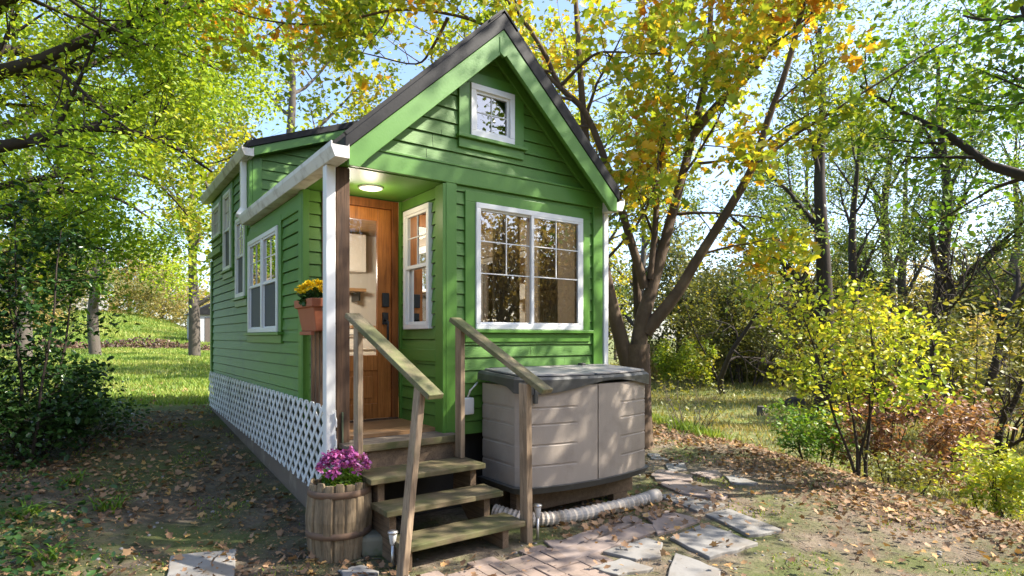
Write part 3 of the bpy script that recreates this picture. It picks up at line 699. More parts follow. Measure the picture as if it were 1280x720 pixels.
zl = [.34]+sorted([g_+d_ for g_ in ZG for d_ in (-.013, -.007, .007, .013)])+[1.12]
def loft(mb, pts, closed, depth=.007):
    n_ = len(pts); cx, cyy = 1.94, -.2
    for z in zl:
        for p_ in pts:
            k = groove(z, p_)*depth; d_ = Vector((cx-p_[0], cyy-p_[1])); 
            if p_[1] < SYF+.03: d_ = Vector((0, 1))
            else: d_ = Vector((1 if p_[0] < cx else -1, 0))
            mb.v.append((p_[0]+d_.x*k, p_[1]+d_.y*k, z))
    m_ = n_ if closed else n_-1
    for i in range(len(zl)-1):
        for k in range(m_):
            j = (k+1) % n_
            mb.f.append((i*n_+k, i*n_+j, (i+1)*n_+j, (i+1)*n_+k)); mb.smooth.append(False)
pts, a, b = outline(-.012)
mb = MB(); loft(mb, pts, True); mb.f.append(tuple(len(pts)*(len(zl)-1)+i for i in range(len(pts)))); mb.smooth.append(False)
mb.build('body', SHED, sd)
pts, a, b = outline(0)
half = (a+b)//2
for seg in (pts[a+1:half], pts[half+1:b-1]):
    mb = MB()
    mid_x = 1.94
    seg = list(seg)
    if seg[-1][0] > mid_x: seg.append((mid_x+.006, SYF-.115))
    else: seg.insert(0, (mid_x-.006, SYF-.115))
    loft(mb, seg, False)
    o = mb.build('door', SHED, sd); so2 = o.modifiers.new('thick', 'SOLIDIFY'); so2.thickness = .012; so2.offset = 0
pts, a, b = outline(.03)
lid = MB(); n_ = len(pts)
def lz(p):      # lower edge of the lid skirt
    tx = (p[0]-SX0)/(SX1-SX0)
    return 1.105+.045*math.cos((tx-.62)*6.0) if p[1] < SYF+.05 else 1.15-.055*(max(0, min(1, (SYB-p[1])/(SYB-SYF))))**2*(1 if tx < .5 else .6)
def tz(p): return 1.225-.035*max(0, min(1, (SYB-p[1])/(SYB-SYF+.1)))
for z in (0, 1, 2):
    for p_ in pts:
        q = p_ if z < 2 else (p_[0]+(1.94-p_[0])*.025, p_[1]+(-.35-p_[1])*.04)
        lid.v.append((q[0], q[1], lz(p_) if z == 0 else tz(p_)-(.02 if z == 1 else 0)))
for i in range(2):
    for k in range(n_): lid.f.append((i*n_+k, i*n_+(k+1) % n_, (i+1)*n_+(k+1) % n_, (i+1)*n_+k)); lid.smooth.append(False)
lid.f.append(tuple(2*n_+i for i in range(n_))); lid.smooth.append(False)
lido = lid.build('lid', SHED_DARK, sd)
for x0, x1 in ((1.24, 1.925), (1.955, 2.64)):
    top = MB(); gx_ = 10
    for k in range(gx_):
        xa = x0+(x1-x0)*k/gx_; xb = x0+(x1-x0)*(k+1)/gx_
        fy = lambda x: SYF-.0-.115*(1-((x-1.94)/.725)**2)
        v = []
        for x in (xa, xb):
            for t in (0, 1):
                y = SYB-.02+(fy(x)+.02-(SYB-.02))*t; z = tz((x, y))+.006; v += [(x, y, z), (x, y, z+.012)]
        top.add(v, [(1, 3, 7, 5), (0, 4, 6, 2), (2, 6, 7, 3), (0, 1, 5, 4)]+([(0, 2, 3, 1)] if k == 0 else [])+([(4, 5, 7, 6)] if k == gx_-1 else []))
    top.build('lid_panel', SHED_LID, lido)
hb = MB().box(1.3, 2.6, SYB-.03, SYB+.01, 1.205, 1.245).box(1.55, 1.60, SYB-.08, SYB-.02, 1.235, 1.262).box(2.28, 2.33, SYB-.08, SYB-.02, 1.235, 1.262).build('hinge_bar', SHED_DARK, sd, .006)
hb = MB().box(1.32, 1.35, SYF-.078, SYF-.045, .99, 1.12).build('latch', SHED_DARK, sd, .004)
pts, a, b = outline(.022); base = MB(); n_ = len(pts)
for z, e in ((.285, .0), (.325, .022), (.338, .03), (.342, -.01)):
    q, _, _ = outline(e)
    for p_ in q: base.v.append((p_[0], p_[1], z))
for i in range(3):
    for k in range(n_): base.f.append((i*n_+k, i*n_+(k+1) % n_, (i+1)*n_+(k+1) % n_, (i+1)*n_+k)); base.smooth.append(False)
base.f.append(tuple(3*n_+i for i in range(n_))); base.smooth.append(False)
base.build('plinth', SHED_DARK, sd)
for i, (y0, lab) in enumerate(((-.50, 'front'), (-.18, 'rear'))):
    tag(MB().box(1.28, 2.60, y0, y0+.09, .10, .284).box(1.34, 1.52, y0+.005, y0+.085, .0, .0985).box(2.36, 2.54, y0+.005, y0+.085, .0, .0985).build('timber_bearer', TREAD_UNDER, None, .006, loc=(1.9, y0, .02)), f'brown timber bearer under the {lab} edge of the storage shed', 'timber')
# corrugated pipe
path = [Vector(p) for p in ((1.16, -.36, .12), (1.28, -.56, .09), (1.45, -.685, .085), (1.8, -.74, .082), (2.2, -.755, .085), (2.52, -.77, .10))]
pp = []
for i in range(len(path)-1):
    for k in range(14):
        t = k/14; p0 = path[max(i-1, 0)]; p1 = path[i]; p2 = path[i+1]; p3 = path[min(i+2, len(path)-1)]
        pp.append(.5*((2*p1)+(p2-p0)*t+(2*p0-5*p1+4*p2-p3)*t*t+(3*p1-p0-3*p2+p3)*t**3))
pp.append(path[-1])
tag(MB().tube(pp, [.058 if (i//1) % 2 else .047 for i in range(len(pp))], 14, sm=False).tube([(2.50, -.769, .10), (2.62, -.775, .105)], .061, 16).build('drain_pipe', PIPE, None, loc=(1.9, -.73, .03)), 'pale corrugated drain pipe lying below the storage shed', 'pipe')

# ------------------------------------------------------------------ barrel, flowers, small things
bx, by = -.075, -.30; bz0 = gz(bx, by)
br = thing('wooden_barrel', 'old grey stave barrel used as a planter beside the steps', 'barrel', (bx, by, bz0))
ns = 18; sp = ns*6
def stave(r, z, k):
    q = k % 6; return r-(.010 if q == 0 else 0)+.004*math.sin((k//6)*2.4)
prof = [(.165, -.02), (.195, .0), (.21, .12), (.222, .26), (.212, .40), (.197, .50)]
mb = MB()
rnd = random.Random(3); tops = [rnd.uniform(-.016, .012) for _ in range(ns)]
for i, (r_, z) in enumerate(prof+[(.178, .50), (.178, .42)]):
    for k in range(sp):
        th = 2*math.pi*k/sp; rr_ = stave(r_, z, k) if i < 6 else r_; zz = z+(tops[k//6] if z >= .5 else 0)-(.014 if (k % 6 == 0 and z >= .5) else 0)
        mb.v.append((bx+rr_*math.cos(th)+.02*z, by+rr_*math.sin(th), bz0+zz))
for i in range(7):
    for k in range(sp): mb.f.append((i*sp+k, i*sp+(k+1) % sp, (i+1)*sp+(k+1) % sp, (i+1)*sp+k)); mb.smooth.append(False)
mb.build('staves', STAVE, br)
for z, r_, in ((.17, .2165), (.435, .2095)):
    mb = MB(); mb.lathe((bx+.02*z, by, bz0+z), [(r_-.006, -.022), (r_+.004, -.02), (r_+.002, .02), (r_-.006, .022)], 40); mb.build('hoop', RUST, br)
mb = MB(); mb.lathe((bx+.01, by, bz0+.455), [(.18, 0), (.09, .012), (.001, .015)], 24); mb.build('soil', DARK, br)

# ---- leaves
OVAL = (np.array([(0, 0, 0), (.35, .30, .06), (.75, .22, .05), (1, 0, -.05), (.75, -.22, .05), (.35, -.30, .06)]), [(0, 1, 2, 3), (0, 3, 4, 5)])
DIAMOND = (np.array([(0, 0, 0), (.5, .36, .08), (1, 0, 0), (.5, -.36, .08)]), [(0, 1, 2, 3)])
SLIM = (np.array([(0, 0, 0), (.45, .17, .04), (1, 0, -.06), (.45, -.17, .04)]), [(0, 1, 2, 3)])
_m = [(0, 0), (.12, .22), (.02, .48), (.30, .36), (.48, .58), (.62, .26), (1, 0), (.62, -.26), (.48, -.58), (.30, -.36), (.02, -.48), (.12, -.22)]
MAPLE = (np.array([(.32, 0, -.06)]+[(x, y, .10*abs(y)-.05*x) for x, y in _m]), [(0, i, i % 12+1) for i in range(1, 13)])
def leaf_arrays(pos, rng, size, tpl, up=.8, droop=.3, out=None):
    T, Fc = tpl; n_ = len(pos); k = len(T)
    nrm = rng.normal(size=(n_, 3)); nrm[:, 2] = np.abs(nrm[:, 2])+up; nrm /= np.linalg.norm(nrm, axis=1)[:, None]
    d_ = rng.normal(size=(n_, 3))
    if out is not None: d_ += out
    d_[:, 2] -= droop
    d_ -= nrm*(d_*nrm).sum(1)[:, None]; d_ /= np.linalg.norm(d_, axis=1)[:, None]+1e-9
    s_ = np.cross(nrm, d_)
    sz = size*rng.uniform(.4, 1.35, n_)
    Vv = pos[:, None, :]+sz[:, None, None]*(T[None, :, 0:1]*d_[:, None, :]+T[None, :, 1:2]*s_[:, None, :]+T[None, :, 2:3]*nrm[:, None, :])
    Ff = (np.array(Fc)[None]+(np.arange(n_)*k)[:, None, None]).reshape(-1, len(Fc[0]))
    return Vv.reshape(-1, 3), Ff
def leaf_object(name, pos, rng, size, tpl, m, parent=None, loc=None, **kw):
    off = root_of(parent) if parent is not None else Vector(loc or (0, 0, 0))
    V_, F_ = leaf_arrays(np.asarray(pos, float)-np.array(off), rng, size, tpl, **kw)
    return link_mesh(name, array_mesh(name, V_, F_), m, parent, loc)

def mum(name, label, c, rad, hgt, petal, seed, flowers, loc_z):
    rng = np.random.default_rng(seed)
    t = thing(name, label, 'flowers', c)
    q = rng.normal(size=(900, 3)); q /= np.linalg.norm(q, axis=1)[:, None]; q *= rng.uniform(.5, 1, 900)[:, None]**.5
    q[:, 2] = np.abs(q[:, 2])*1.0-.25
    P_ = np.array(c)+q*np.array([rad*.95, rad*.95, hgt*.72])
    leaf_object('foliage', P_, rng, .045, OVAL, L_DARK if petal is PETAL_Y else L_OAK, t, up=.3)
    mb = MB()
    for k in range(9):
        th = k*.7; mb.tube([(c[0]+.03*math.cos(th), c[1]+.03*math.sin(th), c[2]-.03), (c[0]+rad*.5*math.cos(th), c[1]+rad*.5*math.sin(th), c[2]+hgt*.5)], .004, 4)
    mb.build('stem', DARK_BARK, t)
    # heads: rosettes of petals on the dome
    th = rng.uniform(0, 2*math.pi, flowers); cz = rng.uniform(.12, 1, flowers)
    C_ = np.stack([rad*np.sqrt(1-cz**2*.98)*np.cos(th), rad*np.sqrt(1-cz**2*.98)*np.sin(th), hgt*(.35+.65*cz)], 1)*rng.uniform(.9, 1.08, (flowers, 1))
    pp_ = np.repeat(C_, 16, 0); o_ = pp_/np.array([rad, rad, hgt]); 
    P_ = np.array(c)+pp_+rng.normal(size=pp_.shape)*.006
    V_, F_ = leaf_arrays(P_-np.array(root_of(t)), rng, .028, OVAL, up=.5, droop=-.4, out=o_*.8)
    link_mesh('blossoms', array_mesh('blossoms', V_, F_), petal, t)
    return t
mum('flowering_mum', 'magenta mum in bloom growing in the wooden barrel', (bx+.035, by, bz0+.47), .16, .215, PETAL_P, 4, 95, 0)
# rail planter
pt = thing('rail_planter', 'terracotta planter box straddling the porch side rail', 'planter', (-.02, .45, 1.54))
mb = MB()
def ring(z, e): return [(-.085-e, .23-e, z), (.105+e, .23-e, z), (.105+e, .66+e, z), (-.085-e, .66+e, z)]
lv = [ring(1.55, -.03), ring(1.735, .0), ring(1.735, .018), ring(1.80, .022), ring(1.80, -.005), ring(1.76, -.008)]
for l in lv: mb.v += l
for i in range(len(lv)-1):
    for k in range(4): mb.f.append((i*4+k, i*4+(k+1) % 4, (i+1)*4+(k+1) % 4, (i+1)*4+k)); mb.smooth.append(False)
mb.f.append((3, 2, 1, 0)); mb.smooth.append(False)
mb.build('pot', TERRACOTTA, pt, .006)
MB().box(-.078, .098, .24, .65, 1.755, 1.77).build('soil', DARK, pt)
MB().box(-.082, -.055, .30, .60, 1.52, 1.548).build('foot', TERRACOTTA, pt, .004)
mum('flowering_mum', 'bright yellow mum in bloom in the terracotta rail planter', (.0, .42, 1.79), .125, .15, PETAL_Y, 7, 70, 0)
# block, solar stakes
bc = on_z(468, 690, .04)
mb = MB(); mb.box(bc.x-.085, bc.x+.085, bc.y-.07, bc.y+.09, .02, .175)
o = mb.build('stone_block', MOSS_BLOCK, None, .03, loc=(bc.x, bc.y, .02)); o.rotation_euler = (R(4), 0, R(-24)); tag(o, 'mossy stone block between the barrel and the steps', 'block')
def stake(p, h, label):
    t = thing('solar_stake_light', label, 'garden light', p, 'solar stake lights by the steps')
    x, y, z = p
    MB().tube([(x, y, z-.03), (x, y, z+h*.62)], .011, 10).build('stake', STEEL, t)
    MB().lathe((x, y, z+h*.62), [(.011, 0), (.018, .01), (.026, h*.26), (.026, h*.30)], 16).build('lens', surface('frosted_lens', (.6, .6, .58), (.5, .5, .48), 3, .25, bump_s=0) if 'frosted_lens' not in bpy.data.materials else bpy.data.materials['frosted_lens'], t)
    MB().lathe((x, y, z+h*.92), [(.028, 0), (.034, .004), (.032, .016), (.001, .022)], 16).build('cap', STEEL, t)
p = on_z(491, 711, .02); stake((p.x, p.y, .02), .245, 'slim steel solar stake light at the foot of the leaning left newel post')
p = on_z(672, 676, .02); stake((p.x, p.y, .02), .27, 'slim steel solar stake light between the right newel post and the drain pipe')

# ------------------------------------------------------------------ paving
def z5(l): return [(780+x/3.6, 520+y/3.6) for x, y in l]
def z4(l): return [(480+x/2.667, 600+y/2.667) for x, y in l]
FL = [
 ('grey kite shaped flagstone, broadest of the grey ones in the middle of the path', SLATE, z5([(205, 545), (365, 478), (605, 570), (385, 635)])),
 ('grey flagstone furthest right, long and pointed towards the dirt', SLATE, z5([(365, 440), (470, 412), (720, 515), (560, 535)])),
 ('grey pointed flagstone touching the front of a ridged pinkish one', SLATE, z5([(145, 355), (215, 347), (455, 395), (330, 428)])),
 ('pinkish ridged flagstone just beyond the open end of the drain pipe', PINKSTONE, z5([(150, 300), (240, 285), (470, 355), (440, 370), (250, 345)])),
 ('five sided flagstone beside the right corner of the storage shed', PINKSTONE, z5([(120, 260), (160, 238), (310, 265), (305, 290), (140, 285)])),
 ('small squarish flagstone near the far end of the path', SLATE, z5([(190, 215), (270, 210), (285, 240), (200, 245)])),
 ('small flat flagstone between the squarish one and the pale sliver', PINKSTONE, z5([(295, 255), (420, 240), (440, 265), (385, 280)])),
 ('pale sliver of flagstone lying alone by the leaf covered bank', SLATE, z5([(455, 268), (500, 262), (605, 298), (580, 305), (480, 298)])),
 ('farthest flagstone, half hidden in leaves behind the shed corner', SLATE, z5([(105, 165), (150, 165), (200, 195), (120, 190)])),
 ('pinkish flagstone next to the open end of the drain pipe', PINKSTONE, z5([(78, 440), (150, 412), (345, 465), (240, 505), (150, 528), (112, 465)])),
 ('grey flagstone right of the long pink paving slab', SLATE, z4([(728, 238), (870, 192), (930, 207), (925, 253), (840, 263)])),
 ('grey flagstone cut off by the bottom edge of the picture', SLATE, z5([(180, 760), (230, 615), (440, 690), (430, 760)])),
 ('grey four sided flagstone nearest the brick paving', SLATE, z4([(685, 290), (790, 260), (900, 293), (780, 316)])),
 ('long pink paving slab with a pale worn edge', PINKSTONE, z4([(578, 241), (862, 139), (945, 157), (622, 270)])),
 ('narrow pink paving slab along the underside of the drain pipe', PINKSTONE, z4([(532, 200), (600, 197), (820, 117), (862, 133), (580, 234)])),
 ('square grey slab in the shade left of the barrel', SLATE, [(213, 694), (296, 685), (292, 722), (208, 736)]),
 ('half buried grey stone in the leaves under the barrel', SLATE, [(425, 712), (452, 706), (474, 714), (462, 728), (428, 728)]),
]
rn = random.Random(11)
for lab, mt, pl in FL:
    P_ = [on_z(x, y, .05) for x, y in pl]
    P2 = []
    for i in range(len(P_)):
        a_, b_ = P_[i], P_[(i+1) % len(P_)]
        for k in range(4):
            t = k/4; q = a_.lerp(b_, t)
            if k: q += Vector((rn.uniform(-.012, .012), rn.uniform(-.012, .012), 0))
            P2.append(q)
    c_ = sum(P_, Vector())/len(P_); zz = gz(c_.x, c_.y); zz = sum(gz(q.x, q.y) for q in P2)/len(P2)+.004
    if (P2[1]-P2[0]).cross(P2[len(P2)//2]-P2[0]).z < 0: P2.reverse()
    tilt = Vector((rn.uniform(-.01, .01), rn.uniform(-.01, .01)))
    top = [(q.x, q.y, zz+.018+tilt.x*(q.x-c_.x)+tilt.y*(q.y-c_.y)) for q in P2]
    o = MB().prism(top, (0, 0, -.07)).build('flagstone', mt, None, .007, loc=(c_.x, c_.y, zz))
    tag(o, lab, 'flagstone', 'flagstones of the garden path')
# brick paving in basket weave, one path surface
bp = MB(); rb_ = random.Random(2)
for i in range(-2, 9):
    for j in range(-2, 9):
        X0, Y0 = .1+i*.205, -2.55+j*.205
        for k in range(2):
            if (i+j) % 2: q = (X0, X0+.198, Y0+k*.1025, Y0+k*.1025+.095)
            else: q = (X0+k*.1025, X0+k*.1025+.095, Y0, Y0+.198)
            cx_, cy_ = (q[0]+q[1])/2, (q[2]+q[3])/2
            if cy_ > -1.02 or cx_ < .12-.25*(-1.0-cy_) or cx_ > 1.42-.34*(-1.0-cy_) : continue
            zt = .052+rb_.uniform(-.004, .005)
            bp.box(*q, -.01, zt)
bo = bp.build('brick_path', BRICK, None, .004); bo['kind'] = 'structure'

# ------------------------------------------------------------------ plants
def rand_perp(rng, t):
    a = Vector(rng.normal(size=3)); a -= t*a.dot(t)
    return a.normalized()
class Plant:
    """wood skeleton plus leaf positions"""
    def __init__(s, seed): s.mb = MB(); s.rng = np.random.default_rng(seed); s.anchors = []
    def limb(s, start, d, length, r0, r1, segs=6, wander=.16, up=.05):
        pts = [Vector(start)]; d = Vector(d).normalized(); st_ = length/segs
        for i in range(segs):
            d = (d+Vector(s.rng.normal(size=3))*wander+Vector((0, 0, up))).normalized(); pts.append(pts[-1]+d*st_)
        rad = [r0+(r1-r0)*(i/segs)**.8 for i in range(segs+1)]
        return pts, rad
    def draw(s, pts, rad):
        r = max(rad); s.mb.tube(pts, rad, 10 if r > .1 else 7 if r > .04 else 4 if r > .012 else 3, cap=False)
    def at_t(s, pts, t):
        f = t*(len(pts)-1); i = min(int(f), len(pts)-2); return pts[i].lerp(pts[i+1], f-i), (pts[i+1]-pts[i]).normalized()
    def branch(s, pts, rad, specs, lvl=0):
        """specs: list of dicts n,len,ang,up,t0,r ; last level carries leaves"""
        if lvl >= len(specs):
            s.anchors.append(pts); return
        sp_ = specs[lvl]
        n_ = sp_['n']
        for k in range(n_):
            t = sp_.get('t0', .25)+(1-sp_.get('t0', .25))*(k+s.rng.uniform(.1, .9))/n_
            p_, tan = s.at_t(pts, t)
            ax = rand_perp(s.rng, tan); a_ = R(sp_['ang']+s.rng.normal()*10)
            d = tan*math.cos(a_)+ax*math.sin(a_)+Vector((0, 0, sp_.get('up', .1)))
            d.z *= sp_.get('flat', 1)
            L_ = sp_['len']*(1-.45*t)*s.rng.uniform(.65, 1.2)
            r0 = min(np.interp(t, np.linspace(0, 1, len(rad)), rad)*.6, sp_.get('r', .05))
            q, rr_ = s.limb(p_, d, L_, r0, r0*.25, 5 if lvl < 1 else 3, sp_.get('wander', .18), sp_.get('grow', .03))
            s.draw(q, rr_)
            s.branch(q, rr_, specs, lvl+1)
    def leaves(s, per, spread, t0=.15):
        out = []
        for pts in s.anchors:
            n_ = max(1, int(per*s.rng.uniform(.5, 1.5)))
            for _ in range(n_):
                p_, _t = s.at_t(pts, s.rng.uniform(t0, 1)); out.append(p_+Vector(s.rng.normal(size=3))*spread)
        return np.array([tuple(p_) for p_ in out])
    def finish(s, t, bark, leafm, per, spread, size, tpl, trunk='trunk', crown='crown', filt=None, **kw):
        s.mb.build(trunk, bark, t)
        if per:
            P_ = s.leaves(per, spread)
            if filt is not None: P_ = P_[filt(P_)]
            leaf_object(crown, P_, s.rng, size, tpl, leafm, t, **kw)
        return t
def copy_thing(t, name, loc, rot, sc_, label, mats=None, group=None):
    r = t.copy(); r.name = name; col.objects.link(r); r.location = loc; r.rotation_euler = (0, 0, rot); r.scale = (sc_, sc_, sc_); r['label'] = label
    if group: r['group'] = group
    elif 'group' in r: del r['group']
    for ch in t.children:
        c_ = ch.copy(); c_.parent = r; col.objects.link(c_)
        if mats and c_.name.split('.')[0] in mats:
            c_.material_slots[0].link = 'OBJECT'; c_.material_slots[0].material = mats[c_.name.split('.')[0]]
    return r
def spline(pts, k=4):
    out = []
    for i in range(len(pts)-1):
        p0 = pts[max(i-1, 0)]; p1 = pts[i]; p2 = pts[i+1]; p3 = pts[min(i+2, len(pts)-1)]
        for j in range(k):
            t = j/k; out.append(.5*((2*p1)+(p2-p0)*t+(2*p0-5*p1+4*p2-p3)*t*t+(3*p1-p0-3*p2+p3)*t**3))
    out.append(pts[-1]); return out

# -- the maple beside the house
mp = at(798, 560, 8.0); mz = gz(mp.x, mp.y)
t = thing('maple_tree', 'multi stemmed maple in yellow and orange leaf behind the storage shed', 'tree', (mp.x, mp.y, mz))
P = Plant(21)
def hlimb(px, r0, r1, specs, leaf=True):
    q = spline([at(*p_) for p_ in px]); rad = [r0+(r1-r0)*(i/(len(q)-1))**.7 for i in range(len(q))]
    P.draw(q, rad)
    if leaf: P.branch(q, rad, specs)
    return q
base = [(797, 575, 8.0), (797, 520, 8.0), (796, 470, 8.0), (795, 430, 8.0)]
q = spline([at(*p_) for p_ in base]); P.draw(q, [.27, .235, .215, .20, .195, .19, .19, .19, .195, .19, .19, .19, .19][:len(q)])
S2 = [dict(n=8, len=1.7, ang=55, up=.05, t0=.3, r=.03), dict(n=6, len=.9, ang=45, up=-.02, t0=.2, r=.012), dict(n=3, len=.45, ang=40, up=-.06, t0=.2, r=.005)]
S1 = [dict(n=6, len=1.3, ang=50, up=.05, t0=.25, r=.022), dict(n=5, len=.7, ang=45, up=-.03, t0=.2, r=.009), dict(n=3, len=.4, ang=40, up=-.06, t0=.2, r=.004)]
hlimb([(790, 470, 8.0), (775, 420, 7.95), (757, 345, 7.95), (742, 250, 8.0), (730, 150, 8.2), (722, 40, 8.5), (715, -90, 8.7)], .125, .025, S2)
hlimb([(796, 450, 8.0), (803, 400, 8.0), (815, 360, 8.05), (830, 305, 8.1), (845, 250, 8.2), (868, 160, 8.4), (884, 80, 8.6), (890, -40, 8.8), (890, -180, 9)], .125, .025, S2)
hlimb([(866, 168, 8.4), (900, 128, 8.2), (940, 90, 8.0), (970, 45, 7.9), (985, 5, 7.8), (1000, -90, 7.6)], .075, .02, S2)
hlimb([(806, 415, 8.0), (832, 385, 7.95), (852, 358, 7.9), (868, 330, 7.85), (910, 263, 7.7), (940, 210, 7.6), (960, 150, 7.6), (985, 80, 7.5), (1010, -20, 7.4), (1030, -120, 7.3)], .105, .022, S1)
hlimb([(940, 212, 7.6), (985, 175, 7.4), (1040, 140, 7.2), (1120, 90, 7.1), (1200, 40, 7.0)], .035, .008, [], False)
hlimb([(868, 205, 8.3), (930, 195, 8.0), (1000, 160, 7.8), (1090, 130, 7.5)], .03, .008, [], False)
hlimb([(813, 350, 8.02), (819, 285, 8.1), (823, 220, 8.2), (832, 150, 8.4), (838, 60, 8.7), (850, -40, 8.9)], .055, .015, S1)
hlimb([(806, 360, 8.05), (788, 300, 7.95), (765, 225, 7.9), (733, 143, 7.85), (700, 108, 7.8), (677, 60, 7.7), (633, 0, 7.6), (560, -60, 7.4), (470, -120, 7.2)], .07, .014, S2)
hlimb([(702, 112, 7.8), (650, 62, 7.7), (590, 25, 7.6), (500, 12, 7.5), (410, 30, 7.4), (330, 25, 7.3), (270, 5, 7.2)], .04, .01, S2)
hlimb([(700, 108, 7.8), (740, 70, 7.5), (770, 65, 7.3), (830, 66, 7.1), (890, 40, 7.0)], .03, .008, S1)
hlimb([(560, 22, 7.55), (540, 60, 7.7), (520, 80, 7.8), (470, 70, 7.9), (430, 60, 8)], .025, .008, S1)
# broken stub
P.draw(spline([at(800, 440, 8.2), at(797, 380, 8.25), at(794, 330, 8.3)]), [.07, .068, .066, .064, .062, .06, .058, .055, .05])
def not_in_house(p_):
    ins = (p_[:, 0] > -.35) & (p_[:, 0] < 3.0) & (p_[:, 1] > -.6) & (p_[:, 1] < 6.0) & (p_[:, 2] < 4.75)
    return ~ins
P.finish(t, BARK, L_MAPLE, 15, .12, .098, MAPLE, filt=not_in_house, up=.35, droop=.5)

# -- big light green tree at the left, trunk outside the picture
tp = Vector((-3.6, 4.3, 0)); tp.z = gz(tp.x, tp.y)
t = thing('elm_tree', 'spreading bright green tree whose long limbs reach in from the left edge', 'tree', tp)
P = Plant(8)
q = spline([tp+Vector((0, 0, -.2)), tp+Vector((.05, .1, 1.2)), tp+Vector((.15, .1, 2.5)), tp+Vector((.3, .3, 4.2)), tp+Vector((.5, .5, 6.2)), tp+Vector((.6, .8, 8.2))]); rad = list(np.linspace(.26, .05, len(q))); P.draw(q, rad)
SL = [dict(n=9, len=1.7, ang=50, up=.06, t0=.15, r=.028), dict(n=7, len=.85, ang=42, up=.0, t0=.15, r=.010), dict(n=3, len=.42, ang=38, up=-.04, t0=.2, r=.004)]
def limb_from(h, tips, r0=.09):
    p0 = tp+Vector((.15, .15, h)); q = spline([p0]+[at(*p_) for p_ in tips]); rad = list(np.linspace(r0, .012, len(q))); P.draw(q, rad); P.branch(q, rad, SL)
limb_from(2.3, [(-60, 200, 6.4), (30, 178, 6.2), (110, 160, 6.3), (200, 175, 6.6), (265, 215, 7.2)])
limb_from(2.6, [(-40, 110, 6.2), (50, 75, 6.0), (130, 40, 6.2), (215, 12, 6.5), (290, -10, 7.0)])
limb_from(2.8, [(-30, 100, 6.6), (60, 92, 7.0), (120, 78, 7.4), (200, 60, 8.2), (280, 90, 9.0)])
limb_from(3.2, [(-20, 20, 6), (60, -30, 5.6), (150, -60, 5.4), (260, -70, 5.6)])
limb_from(3.0, [(0, 60, 7.5), (90, 120, 8.2), (170, 140, 9), (240, 150, 10)])
limb_from(3.6, [(40, -20, 8), (140, 0, 8.8), (230, 30, 9.6), (310, 60, 10.5)])
limb_from(1.8, [(-70, 290, 6.8), (0, 262, 7.2), (80, 240, 7.8), (150, 250, 8.6), (210, 290, 9.4)], .06)
limb_from(1.6, [(-60, 330, 6.6), (0, 320, 7), (60, 300, 7.6), (110, 310, 8.4)], .05)
limb_from(2.0, [(-50, 290, 8), (40, 262, 9), (110, 268, 10), (180, 300, 11)], .05)
limb_from(2.2, [(-60, 250, 7), (40, 225, 8), (120, 215, 9), (190, 225, 10.5), (235, 270, 11.5)], .06)
limb_from(2.4, [(20, 150, 8), (110, 120, 9.2), (190, 110, 10.2), (255, 140, 11.5)], .06)
P.finish(t, DARK_BARK, L_ELM, 27, .12, .062, OVAL, filt=not_in_house, up=.5, droop=.4)

# -- generic broadleaf trees
def broadleaf(seed, h, crown_r, trunk_r, label, name, loc, bark, leafm, size, per, t0=.3, tpl=OVAL, n1=11, flat=1.0, cat='tree', group=None, specs=None, lean=(0, 0), spread=.16):
    t = thing(name, label, cat, loc, group); P_ = Plant(seed); o = Vector(loc)
    q = [o+Vector((lean[0]*k*k/25, lean[1]*k*k/25, -.25+h*.86*k/5))+Vector(P_.rng.normal(size=3))*.10*(k > 0) for k in range(6)]
    q = spline(q, 3); rad = list(np.linspace(trunk_r, trunk_r*.15, len(q))); P_.draw(q, rad)
    sp_ = specs or [dict(n=n1, len=crown_r*1.25, ang=58, up=.25, t0=t0, r=trunk_r*.5, wander=.14, grow=.06, flat=flat), dict(n=6, len=crown_r*.55, ang=48, up=.05, t0=.25, r=.03), dict(n=5, len=crown_r*.26, ang=42, up=0, t0=.2, r=.01)]
    P_.branch(q, rad, sp_)
    P_.finish(t, bark, leafm, per, spread, size, tpl, up=.5)
    return t
def gp(px, depth):
    p_ = at(px, HORIZ, depth); return Vector((p_.x, p_.y, gz(p_.x, p_.y)))
# behind the house and over the left side
bt = broadleaf(31, 11.5, 3.6, .24, 'tall yellow green tree rising straight behind the dormer roof', 'broadleaf_tree', gp(370, 15), GREY_BARK, L_BACK, .125, 34, t0=.22)
copy_thing(bt, 'broadleaf_tree', gp(243, 25), 2.1, 1.05, 'light green tree standing at the back corner of the house beyond the lawn')
copy_thing(bt, 'broadleaf_tree', gp(560, 18), 4.0, 1.1, 'yellow green tree hidden behind the roof ridge with its crown showing above')
copy_thing(bt, 'broadleaf_tree', gp(120, 24), 1.0, .95, 'green tree whose trunk stands in the leaf strip at the edge of the lawn', {'crown': L_OAK})
copy_thing(bt, 'broadleaf_tree', gp(30, 20), 5.2, 1.0, 'green tree behind the dark bushes at the left edge of the picture', {'crown': L_ELM})
copy_thing(bt, 'broadleaf_tree', gp(1010, 34), .6, 1.3, 'tall hazy green tree far behind the meadow, seen through the forked airy tree', {'crown': L_AIRY})
copy_thing(bt, 'broadleaf_tree', gp(1130, 30), 1.7, 1.25, 'broad green tree far behind the tallest bare tree', {'crown': L_AIRY})
copy_thing(bt, 'broadleaf_tree', gp(1265, 29), 2.9, 1.25, 'broad green tree at the far right edge of the woods', {'crown': L_OAK})
copy_thing(bt, 'broadleaf_tree', gp(800, 30), 3.9, 1.15, 'green tree standing far behind the maple trunk', {'crown': L_AIRY})
copy_thing(bt, 'broadleaf_tree', gp(720, 17), 3.0, .92, 'yellow tree glimpsed through the limbs of the maple', {'crown': L_BACK})
